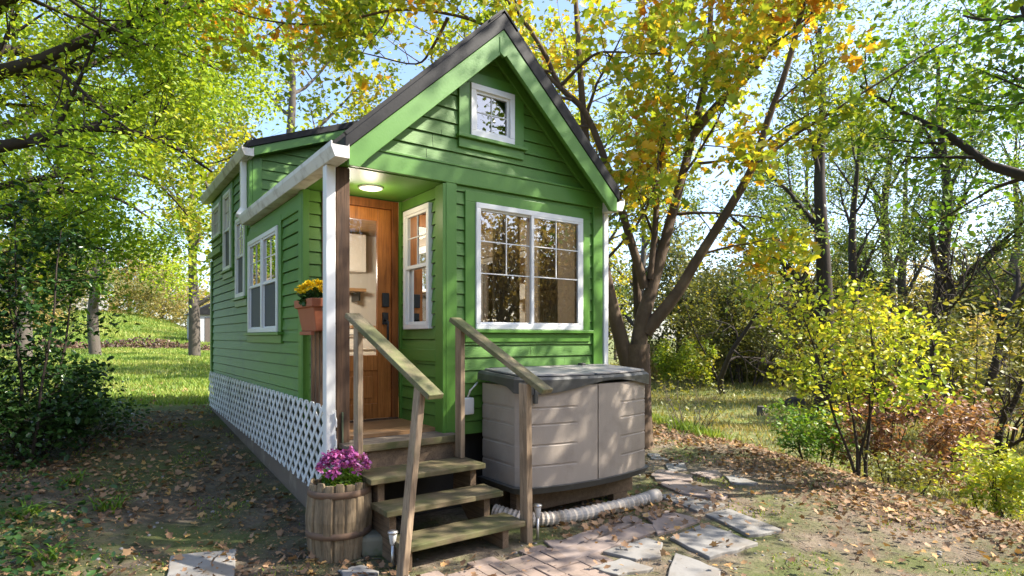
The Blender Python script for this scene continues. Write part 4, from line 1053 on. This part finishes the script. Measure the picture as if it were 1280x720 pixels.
# right: airy trees
SA = [dict(n=9, len=4.6, ang=38, up=.22, t0=.18, r=.11, wander=.13, grow=.05), dict(n=7, len=1.9, ang=45, up=.04, t0=.2, r=.03), dict(n=6, len=.9, ang=45, up=-.06, t0=.15, r=.009)]
ai = broadleaf(41, 12.5, 4, .27, 'tall airy tree with forked dark limbs standing behind the yellow sapling', 'locust_tree', gp(1024, 15.5), DARK_BARK, L_AIRY, .145, 26, specs=SA, tpl=SLIM, spread=.24)
copy_thing(ai, 'locust_tree', gp(1180, 20), 2.3, 1.12, 'tall airy green tree far right behind the bare twisted tree')
copy_thing(ai, 'locust_tree', gp(1070, 25), 4.2, 1.05, 'tall airy green tree standing right behind the forked one')
copy_thing(ai, 'locust_tree', gp(1110, 27), 5.2, 1.25, 'tallest airy tree, far behind the forked one, filling the gap in its crown')
copy_thing(ai, 'locust_tree', gp(1350, 19), 1.2, 1.0, 'airy tree with fine leaves leaning in from the right edge', {'crown': L_OAK})
# oak out of frame on the right that shades the front
ok = broadleaf(51, 10.5, 3.0, .20, 'leafy green tree at the upper right corner with one thick branch reaching in', 'oak_tree', Vector((6.7, -3.1, gz(6.7, -3.1))), DARK_BARK, L_OAK, .095, 38, t0=.34, tpl=OVAL, n1=14, spread=.18)
# yellow sapling and shrubs on the bank
SB = [dict(n=11, len=1.05, ang=65, up=.12, t0=.38, r=.012, flat=.6), dict(n=5, len=.42, ang=45, up=.02, t0=.3, r=.005)]
def stems(P_, o, n_, h, spreadr, r0, specs, lean=.25):
    for k in range(n_):
        th = P_.rng.uniform(0, 6.28); rr_ = P_.rng.uniform(.02, spreadr)
        d = Vector((math.cos(th)*lean, math.sin(th)*lean, 1)); L_ = h*P_.rng.uniform(.7, 1.0)
        q, rad = P_.limb(o+Vector((math.cos(th)*rr_, math.sin(th)*rr_, -.05)), d, L_, r0, r0*.25, 6, .10, .05)
        P_.draw(q, rad); P_.branch(q, rad, specs)
def shrub(seed, name, label, loc, n_, h, spreadr, r0, specs, bark, leafm, per, spread, size, tpl=OVAL, cat='shrub', lean=.3, group=None, **kw):
    t = thing(name, label, cat, loc, group); P_ = Plant(seed); stems(P_, Vector(loc), n_, h, spreadr, r0, specs, lean)
    P_.finish(t, bark, leafm, per, spread, size, tpl, trunk='stem', crown='foliage', **kw); return t
sp_ = gp(1078, 6.9)
shrub(61, 'sapling', 'slender yellow green sapling with thin stems on the edge of the bank', sp_, 4, 2.55, .06, .022, SB, DARK_BARK, L_SAPLING, 15, .07, .07, cat='tree', lean=.12, up=.3, droop=.5)
SC = [dict(n=7, len=.6, ang=50, up=.05, t0=.2, r=.010), dict(n=4, len=.3, ang=45, up=0, t0=.2, r=.004)]
SD = [dict(n=6, len=.45, ang=50, up=.1, t0=.15, r=.008), dict(n=4, len=.22, ang=45, up=0, t0=.2, r=.003)]
shrub(62, 'russet_shrub', 'russet brown shrub directly behind the stems of the yellow sapling', gp(1115, 8.4), 9, 1.5, .35, .014, SC, DARK_BARK, L_BROWN, 12, .05, .075)
shrub(63, 'russet_shrub', 'paler brown dry shrub between the yellow sapling and the bare twisted tree', gp(1190, 10), 8, 1.4, .5, .012, SC, GREY_BARK, L_BROWN, 8, .06, .08)
shrub(64, 'evergreen_shrub', 'small dark green shrub left of the yellow sapling', gp(1018, 8.6), 7, 1.0, .18, .012, SD, DARK_BARK, L_OAK, 14, .04, .06)
shrub(65, 'yellow_shrub', 'yellow leaved bush at the lower right edge of the picture', gp(1266, 6.0), 8, .8, .22, .010, SD, DARK_BARK, L_SAPLING, 11, .05, .055, tpl=OVAL)
shrub(66, 'yellow_shrub', 'low yellow green clump on the bank just right of the sapling base', gp(1135, 6.7), 6, .32, .25, .006, SD, DARK_BARK, L_OLIVE, 4, .04, .05)
shrub(67, 'weedy_shrub', 'spindly weedy bush with bare upright stems behind the shed corner', gp(862, 9.6), 12, 1.0, .40, .008, SD, GREY_BARK, L_OLIVE, 1, .05, .06, lean=.45)
shrub(68, 'olive_bush', 'big olive bush with drooping dark boughs at the far side of the meadow', gp(940, 25), 12, 4.6, 2.2, .05, [dict(n=9, len=2.0, ang=60, up=-.02, t0=.15, r=.03), dict(n=6, len=.8, ang=45, up=-.08, t0=.2, r=.01)], DARK_BARK, L_OLIVE, 15, .18, .14, lean=.45)
shrub(69, 'green_bush', 'rounded pale green bush low against the maple trunk', gp(858, 25), 10, 2.0, 1.0, .012, SC, GREY_BARK, L_BACK, 14, .10, .12)
shrub(70, 'olive_bush', 'olive bush right of the meadow behind the yellow sapling', gp(1100, 16), 12, 2.4, 1.2, .02, SC, DARK_BARK, L_OLIVE, 14, .12, .14)
shrub(71, 'olive_bush', 'ochre leaved bush at the right edge behind the bare dark trunks', gp(1255, 12.5), 12, 3.0, 1.0, .02, SC, DARK_BARK, L_OLIVE, 12, .12, .13)
shrub(75, 'yellow_bush', 'yellow green bush half hidden by the foot of the olive bush', gp(1030, 19), 10, 1.7, 1.1, .012, SC, GREY_BARK, L_SAPLING, 10, .1, .12)
# bare trees
def bare(seed, label, loc, h, r0):
    t = thing('bare_tree', label, 'tree', loc, 'bare trees on the right'); P_ = Plant(seed); o = Vector(loc)
    pts = [o+Vector((0, 0, -.2))]; d = Vector((.1, .0, 1))
    for k in range(6):
        d = (d+Vector(P_.rng.normal(size=3))*.28+Vector((0, 0, .15))).normalized(); pts.append(pts[-1]+d*h*.62/6)
    q = spline(pts, 3); rad = list(np.linspace(r0, r0*.35, len(q))); P_.draw(q, rad)
    P_.branch(q, rad, [dict(n=7, len=h*.5, ang=45, up=.25, t0=.3, r=r0*.55, wander=.3), dict(n=6, len=h*.26, ang=48, up=.1, t0=.2, r=.02, wander=.3), dict(n=5, len=h*.13, ang=45, up=.05, t0=.2, r=.007, wander=.25)])
    P_.finish(t, DARK_BARK, L_OLIVE, 2, .10, .08, OVAL); return t
bare(81, 'bare dark tree with a crooked trunk right of the yellow sapling', gp(1198, 11), 4.6, .14)
bare(82, 'bare tree with twin grey dark trunks near the right edge', gp(1250, 8.6), 3.2, .085)
bare(83, 'taller bare branching tree behind the sapling, in front of the airy trees', gp(1140, 16), 7.0, .17)
bare(84, 'slim bare tree on the meadow edge beneath the long maple limb', gp(905, 23), 7.5, .12)
bare(85, 'bare many branched tree at the back of the meadow, right of the slim one', gp(985, 26), 8.0, .15)
bare(86, 'bare grey tree far right behind the ochre bush', gp(1235, 17), 7.5, .14)
# left evergreen bushes
SE = [dict(n=9, len=.62, ang=55, up=.12, t0=.12, r=.010), dict(n=5, len=.3, ang=45, up=.05, t0=.2, r=.004)]
shrub(91, 'evergreen_bush', 'tall dark leaved evergreen bush at the left edge, largest of its kind', gp(-6, 5.8), 11, 2.7, .35, .02, SE, DARK_BARK, L_DARK, 24, .07, .062, lean=.22, up=.6)
shrub(92, 'evergreen_bush', 'low dark evergreen bush spreading over the ground in front of the tall one', gp(10, 6.0), 12, .7, .6, .012, SE, DARK_BARK, L_DARK, 8, .06, .062, lean=.7, up=.7)
shrub(93, 'evergreen_bush', 'small dark evergreen sprawl reaching towards the lattice side of the house', gp(92, 6.7), 7, .42, .45, .009, SE, DARK_BARK, L_DARK, 5, .06, .06, lean=.8, up=.7)
# strap leaved clumps, lower left
def strap(seed, label, loc, n_, h):
    t = thing('strap_leaf_plant', label, 'plant', loc, 'strap leaved plants in the shade'); rng = np.random.default_rng(seed); mb = MB()
    for k in range(n_):
        th = rng.uniform(0, 6.28); L_ = h*rng.uniform(.6, 1.1); d = Vector((math.cos(th), math.sin(th), 0)); sd_ = Vector((-d.y, d.x, 0))*.009
        pr = None; o = Vector(loc)+Vector((rng.normal()*.05, rng.normal()*.05, -.01))
        for i in range(6):
            s_ = i/5; p_ = o+d*(L_*.75*s_**1.3)+Vector((0, 0, L_*(1.1*s_-.75*s_*s_))); w_ = (1-s_*.85)
            cur = (p_-sd_*w_, p_+sd_*w_)
            if pr: mb.quad(pr[0], pr[1], cur[1], cur[0])
            pr = cur
    mb.build('blades', L_OAK, t); return t
for i, (px, py, lab) in enumerate([(30, 650, 'strappy green plant at the lower left edge'), (88, 618, 'strappy green plant a little behind the lower left one'), (140, 640, 'strappy green plant nearest the square grey slab'), (62, 690, 'strappy green plant in the bottom left corner')]):
    p_ = on_z(px, py, .1); strap(100+i, lab, (p_.x, p_.y, gz(p_.x, p_.y)), 26, .28)

gcr = np.random.default_rng(5); GP_ = []
for k in range(1900):
    px, py = gcr.uniform(-40, 150), gcr.uniform(585, 730)
    if gcr.uniform() > .95-.006*max(0, px-10)-.25*(math.sin(px*.13)*math.sin(py*.11) > .1): continue
    p_ = on_z(px, py, .06); GP_.append((p_.x, p_.y, gz(p_.x, p_.y)+gcr.uniform(.01, .09)))
gco = leaf_object('ground_cover', GP_, gcr, .05, OVAL, L_DARK, None, (0, 0, 0), up=.9); gco['kind'] = 'stuff'; gco['label'] = 'low leafy green cover in the shade at the lower left'
# -- far woods: one mass
rng = np.random.default_rng(77)
WV, WF, nb_ = [], [], 0
wood_mb = MB()
spots = []
for k in range(142):
    if k < 74:
        px = rng.uniform(600, 1420); dep = rng.uniform(27, 55); p_ = gp(px, dep); h = rng.uniform(5.5, 8.5)*(dep/38)**.6
    elif k < 116:
        px = rng.uniform(-150, 320); dep = rng.uniform(66 if 85 < px < 262 else 42, 88); p_ = gp(px, dep); h = rng.uniform(6, 11)
    else:
        th = rng.uniform(math.pi*.95, math.pi*2.0); r_ = rng.uniform(13, 22); p_ = Vector((CAM.x+r_*math.cos(th), CAM.y+r_*math.sin(th), 0)); p_.z = gz(p_.x, p_.y); h = rng.uniform(7, 10.5)
        if p_.dot(SUN_AZ) > 5: h *= .8
    spots.append((p_, h))
for p_, h in spots:
    P_ = np.zeros((0, 3)); far = (p_-CAM).length
    nl = (2600 if h < 7.2 else 2200) if far > 25 else 4200
    nc = 26
    C_ = rng.normal(size=(nc, 3)); C_ /= np.linalg.norm(C_, axis=1)[:, None]; C_ *= rng.uniform(.35, 1, (nc, 1))
    C_ = C_*np.array([h*.30, h*.30, h*.40])+np.array([p_.x, p_.y, p_.z+h*.58])
    idx = rng.integers(0, nc, nl); P_ = C_[idx]+rng.normal(size=(nl, 3))*h*.062
    P_[:, 2] = np.maximum(P_[:, 2], p_.z+.2)
    V_, F_ = leaf_arrays(P_, rng, .30 if far > 25 else .16, OVAL if far < 25 else DIAMOND, up=.3) if False else leaf_arrays(P_, rng, .21 if far > 25 else .17, DIAMOND, up=.3)
    WV.append(V_); WF.append(F_+nb_); nb_ += len(V_)
    wood_mb.tube([p_+Vector((0, 0, -.3)), p_+Vector((.1, .05, h*.45)), p_+Vector((.2, 0, h*.85))], [.02*h, .014*h, .004*h], 6, cap=False)
    for j in range(22): wood_mb.tube([p_+Vector((0, 0, h*rng.uniform(.25, .6))), Vector(C_[j])], [.006*h, .002*h], 4, cap=False)
# understory along the wood edge
for k in range(120):
    px = rng.uniform(790, 1400) if k < 95 else rng.uniform(-80, 85); dep = rng.uniform(27 if px < 1060 else 17, 36) if k < 95 else rng.uniform(38, 55); p_ = gp(px, dep); h = rng.uniform(.8, 3.0)
    nl = 700; C_ = np.array([p_.x, p_.y, p_.z+h*.4])+rng.normal(size=(7, 3))*np.array([.7, .7, h*.25]); P_ = C_[rng.integers(0, 7, nl)]+rng.normal(size=(nl, 3))*.28; P_[:, 2] = np.maximum(P_[:, 2], p_.z+.05)
    V_, F_ = leaf_arrays(P_, rng, .17, DIAMOND, up=.3); WV.append(V_); WF.append(F_+nb_); nb_ += len(V_)
for k in range(70):
    px = rng.uniform(-120, 330); dep = rng.uniform(56, 74); p_ = gp(px, dep); h = rng.uniform(2.5, 6.5)
    nl = 1100; C_ = np.array([p_.x, p_.y, p_.z+h*.5])+rng.normal(size=(9, 3))*np.array([1.5, 1.5, h*.27]); P_ = C_[rng.integers(0, 9, nl)]+rng.normal(size=(nl, 3))*.5; P_[:, 2] = np.maximum(P_[:, 2], p_.z+.05)
    V_, F_ = leaf_arrays(P_, rng, .27, DIAMOND, up=.3); WV.append(V_); WF.append(F_+nb_); nb_ += len(V_)
for k in range(15):
    th = math.pi*(1.46+.034*k); r_ = 13.5+2.6*(k % 3); p_ = Vector((CAM.x+r_*math.cos(th), CAM.y+r_*math.sin(th), 0)); p_.z = gz(p_.x, p_.y); h = 7.2+.9*((k*7) % 4)
    nl = 4200; C_ = rng.normal(size=(30, 3)); C_ /= np.linalg.norm(C_, axis=1)[:, None]; C_ *= rng.uniform(.3, 1, (30, 1)); C_ = C_*np.array([h*.27, h*.27, h*.42])+np.array([p_.x, p_.y, p_.z+h*.54])
    P_ = C_[rng.integers(0, 30, nl)]+rng.normal(size=(nl, 3))*h*.06; P_[:, 2] = np.maximum(P_[:, 2], p_.z+.1)
    V_, F_ = leaf_arrays(P_, rng, .16, DIAMOND, up=.3); WV.append(V_); WF.append(F_+nb_); nb_ += len(V_)
    wood_mb.tube([p_+Vector((0, 0, -.3)), p_+Vector((.1, .05, h*.45)), p_+Vector((.2, 0, h*.85))], [.02*h, .014*h, .004*h], 6, cap=False)
for k in range(46):
    th = rng.uniform(math.pi*1.35, math.pi*1.95); r_ = rng.uniform(9.5, 16); p_ = Vector((CAM.x+r_*math.cos(th), CAM.y+r_*math.sin(th), 0)); p_.z = gz(p_.x, p_.y); h = rng.uniform(1.5, 3.6)
    nl = 900; C_ = np.array([p_.x, p_.y, p_.z+h*.42])+rng.normal(size=(8, 3))*np.array([.8, .8, h*.24]); P_ = C_[rng.integers(0, 8, nl)]+rng.normal(size=(nl, 3))*.3; P_[:, 2] = np.maximum(P_[:, 2], p_.z+.05)
    V_, F_ = leaf_arrays(P_, rng, .15, DIAMOND, up=.3); WV.append(V_); WF.append(F_+nb_); nb_ += len(V_)
me = array_mesh('far_woods', np.concatenate(WV), np.concatenate(WF)); wd = link_mesh('far_woods', me, L_WOODS); wd['kind'] = 'stuff'; wd['label'] = 'mass of autumn trees and brush closing off the garden in the distance'
wt = wood_mb.build('far_woods_trunks', GREY_BARK, wd); wt['kind'] = 'stuff'

# -- grass and litter
def scatter(n_, x0, x1, y0, y1, dens):
    x = rng.uniform(x0, x1, n_); y = rng.uniform(y0, y1, n_); k = rng.uniform(0, 1, n_) < dens(x, y); x, y = x[k], y[k]
    k = ~((x > -.02) & (x < 2.72) & (y > -.02) & (y < 5.5)); x, y = x[k], y[k]
    return np.stack([x, y, ground(x, y)], 1)
def blades(name, P_, h, m, label):
    n_ = len(P_); hh = h*rng.uniform(.5, 1.3, n_)*(1+np.hypot(P_[:, 0]+1.5, P_[:, 1]+4.3)/40); th = rng.uniform(0, 6.28, n_); ww = .006+.0009*np.hypot(P_[:, 0]+1.5, P_[:, 1]+4.3)
    a_ = np.stack([np.cos(th)*ww, np.sin(th)*ww, 0*th-.01], 1); tip = np.stack([rng.normal(size=n_)*hh*.45, rng.normal(size=n_)*hh*.45, hh], 1)
    V_ = np.stack([P_-a_*[1, 1, -1], P_+a_, P_+tip], 1).reshape(-1, 3)
    o = link_mesh(name, array_mesh(name, V_, np.arange(3*n_).reshape(-1, 3)), m); o['kind'] = 'stuff'; o['label'] = label; return o
def lawn_d(x, y):
    far = np.hypot(x+1.5, y+4.3); return sst((y-5.7+.3*np.sin(x*2))/.5)*np.clip(14/far, .12, 1)*(.45+.55*(np.sin(x*.9+y*.5)*np.sin(y*.8) > -.3))
blades('lawn_grass', scatter(230000, -13, 4, 5.2, 32, lawn_d), .055, L_GRASS, 'short lawn grass behind the house')
blades('hill_grass', scatter(110000, -22, 6, 35, 72, lambda x, y: x*0+np.clip(30/(y-4), .3, 1)), .10, L_GRASS, 'longer grass on the hill beyond the lawn')
def mead_d(x, y):
    s_ = bank(x, y); far = np.hypot(x+1.5, y+4.3); return sst((s_-.9)/1.4)*np.clip(10/far, .1, 1)*(.35+.65*(np.sin(x*.7+1)*np.sin(y*.6+x*.3) > -.1))
blades('meadow_grass', scatter(260000, 4, 32, -6, 26, mead_d), .085, L_MEADOW, 'rough meadow grass below the bank')
def rim_d(x, y): s_ = bank(x, y); return np.exp(-((s_-.35)/.22)**2)*sst((y-.6)/1.5)
blades('bank_grass', scatter(90000, 2.6, 9, -4, 8, rim_d), .12, L_GRASS, 'bright grass along the edge of the bank')
def tuft_d(x, y): return (np.sin(x*4.3+1)*np.sin(y*3.7+.5)+.3*np.sin(x*11)*np.sin(y*13) > .55)*.5
blades('moss_tufts', scatter(120000, -4.5, 6.0, -4.2, 5.8, lambda x, y: tuft_d(x, y)*((x < 0) | ((x > 2.2+.4*np.sin(y*3)) & (bank(x, y) < .3)))), .018, L_GRASS, 'thin moss and grass tufts on the bare earth')
def lit(x, y):
    s_ = bank(x, y); far = np.hypot(x+1.5, y+4.3)
    d = .95*np.exp(-((s_+.1)/.55)**2)+.10
    d = d+.25*(x < -.1)*(y < 5.6)+.55*np.exp(-((x-.15)/.5)**2-((y+1.05)/.35)**2)+.6*np.exp(-((x-1.9)/.9)**2-((y+.95)/.2)**2)
    patch = .5+.5*np.sin(x*2.1+.7*np.sin(y*1.6))*np.sin(y*2.6+.5*np.sin(x*3)); d = d*(.35+.95*patch)
    d = np.where((y > 5.8) & (x < 4), .06, d); d = np.where(s_ > 1.2, .12, d)
    d = np.where((x > .1) & (x < 1.2) & (y > -1.0), 0, d)
    path = (x > .2) & (x < 1.5) & (y < -1.0) & (y > -2.6); d = np.where(path, d*.3, d)
    return np.clip(d*np.clip(7/far, .15, 1), 0, 1)
P_ = scatter(190000, -6, 12, -4, 12, lit); P_[:, 2] += .012+rng.uniform(0, .02, len(P_))
on_path = (P_[:, 0] > .2) & (P_[:, 1] < -.6) & (bank(P_[:, 0], P_[:, 1]) < -.6); P_[on_path, 2] += .03
V_, F_ = leaf_arrays(P_, rng, .046, MAPLE, up=1.0, droop=0)
Q_ = scatter(420000, -6, 12, -4, 9, lambda x, y: np.clip(lit(x, y)*1.3+.12, 0, 1)*np.clip(5/np.hypot(x+1.5, y+4.3), .1, 1)); Q_[:, 2] += .006+rng.uniform(0, .01, len(Q_))
fr_V, fr_F = leaf_arrays(Q_, rng, .022, SLIM, up=1.0, droop=0)
fo = link_mesh('leaf_crumbs', array_mesh('leaf_crumbs', fr_V, fr_F), L_LITTER); fo['kind'] = 'stuff'; fo['label'] = 'crumbled leaves and bark scraps on the bare earth'
Q_ = scatter(9000, -4, 8, -4, 6, lambda x, y: np.clip(3.2/np.hypot(x+1.5, y+4.3), 0, .9)*(x*0+1)*(np.sin(x*3+y)*np.sin(y*2.2-x) > -.2))
tw_ = MB(); pe_ = MB()
for i_, q_ in enumerate(Q_):
    a_ = rng.uniform(0, 6.28); l_ = rng.uniform(.03, .16); v0 = Vector(q_)+Vector((0, 0, .008)); v1 = v0+Vector((math.cos(a_)*l_, math.sin(a_)*l_, rng.uniform(-.004, .012)))
    if i_ % 3: tw_.tube([v0, v0.lerp(v1, .5)+Vector((rng.normal()*.006, rng.normal()*.006, .003)), v1], [.003, .0025, .0015], 3, cap=False)
    else:
        r_ = rng.uniform(.006, .02); pe_.lathe(q_, [(r_*.8, -.004), (r_, r_*.25), (r_*.6, r_*.55), (.0005, r_*.62)], 6, lambda r, z, k, e=rng.uniform(.5, 1): r*(1 if k % 3 else e))
two = tw_.build('fallen_twigs', GREY_BARK); two['kind'] = 'stuff'; two['label'] = 'thin twigs strewn over the earth'
peo = pe_.build('pebbles', SLATE); peo['kind'] = 'stuff'; peo['label'] = 'small grey pebbles in the earth'
o = link_mesh('fallen_leaves', array_mesh('fallen_leaves', V_, F_), L_LITTER); o['kind'] = 'stuff'; o['label'] = 'dry brown and orange leaves scattered over the ground'

BQ = scatter(9000, -16, 7, 32.2, 35.0, lambda x, y: x*0+1.0); BQ[:, 2] += rng.uniform(0, 1, len(BQ))**1.8*(.42+.15*np.sin(BQ[:, 0]*1.3))
bv, bf = leaf_arrays(BQ, rng, .16, DIAMOND, up=.2); bo2 = link_mesh('dry_brush', array_mesh('dry_brush', bv, bf), leaf_mat('dark_dry_leaves', [(.1, (.05, .032, .02)), (.6, (.11, .065, .04)), (.95, (.20, .12, .075))], .1)); bo2['kind'] = 'stuff'; bo2['label'] = 'strip of dry brown brush and leaves along the far edge of the lawn'
# -- stump, log and stake in the meadow; far house
p_ = on_z(953, 513, -.75); p_ = gp(953, 17); t = thing('tree_stump', 'small sawn stump in the middle of the meadow', 'stump', p_)
MB().lathe(p_, [(.19, -.1), (.16, .05), (.145, .24), (.13, .25), (.001, .255)], 14, lambda r, z, k: r*(1+.07*math.sin(k*2.3))).build('stump', GREY_BARK, t)
p_ = gp(995, 19); mb = MB(); rk = random.Random(4)
mb.lathe(p_, [(.30, -.1), (.33, .08), (.24, .24), (.10, .30), (.001, .31)], 11, lambda r, z, k: r*(1+.16*math.sin(k*1.9+z*5)), sm=False)
tag(mb.build('boulder', DARK, None, loc=p_), 'dark rounded boulder beyond the stump in the meadow', 'rock')
hp = gp(62, 62); hz = hp.z
fh = thing('far_house', 'white gabled house far behind the bushes on the left', 'house', hp)
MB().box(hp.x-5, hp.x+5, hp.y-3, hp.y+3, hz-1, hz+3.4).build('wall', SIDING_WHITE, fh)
MB().prism([(hp.x-5.4, hp.y-3.4, hz+3.4), (hp.x-5.4, hp.y, hz+5.8), (hp.x-5.4, hp.y+3.4, hz+3.4)], (10.8, 0, 0)).build('roof', ROOF, fh)
for dx in (-3.4, -.5, 2.6):
    wn = MB().box(hp.x+dx-.5, hp.x+dx+.5, hp.y-3.05, hp.y-2.99, hz+1, hz+2.4).build('window', WHITE, fh)
    MB().box(hp.x+dx-.42, hp.x+dx+.42, hp.y-3.06, hp.y-3.051, hz+1.08, hz+2.32).build('pane', SCREEN, wn)
gs = gp(259, 44)
shd = thing('garden_shed', 'small white shed peeping past the back corner of the green house', 'shed', gs)
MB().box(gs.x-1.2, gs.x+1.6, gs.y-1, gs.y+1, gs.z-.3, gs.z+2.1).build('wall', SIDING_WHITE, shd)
MB().prism([(gs.x-1.4, gs.y-1.2, gs.z+2.1), (gs.x+.2, gs.y-1.2, gs.z+3), (gs.x+1.8, gs.y-1.2, gs.z+2.1)], (0, 2.4, 0)).build('roof', ROOF, shd)
MB().box(gs.x-.3, gs.x+.6, gs.y-1.03, gs.y-1.0, gs.z, gs.z+1.9).build('door', GREY_BARK, shd)
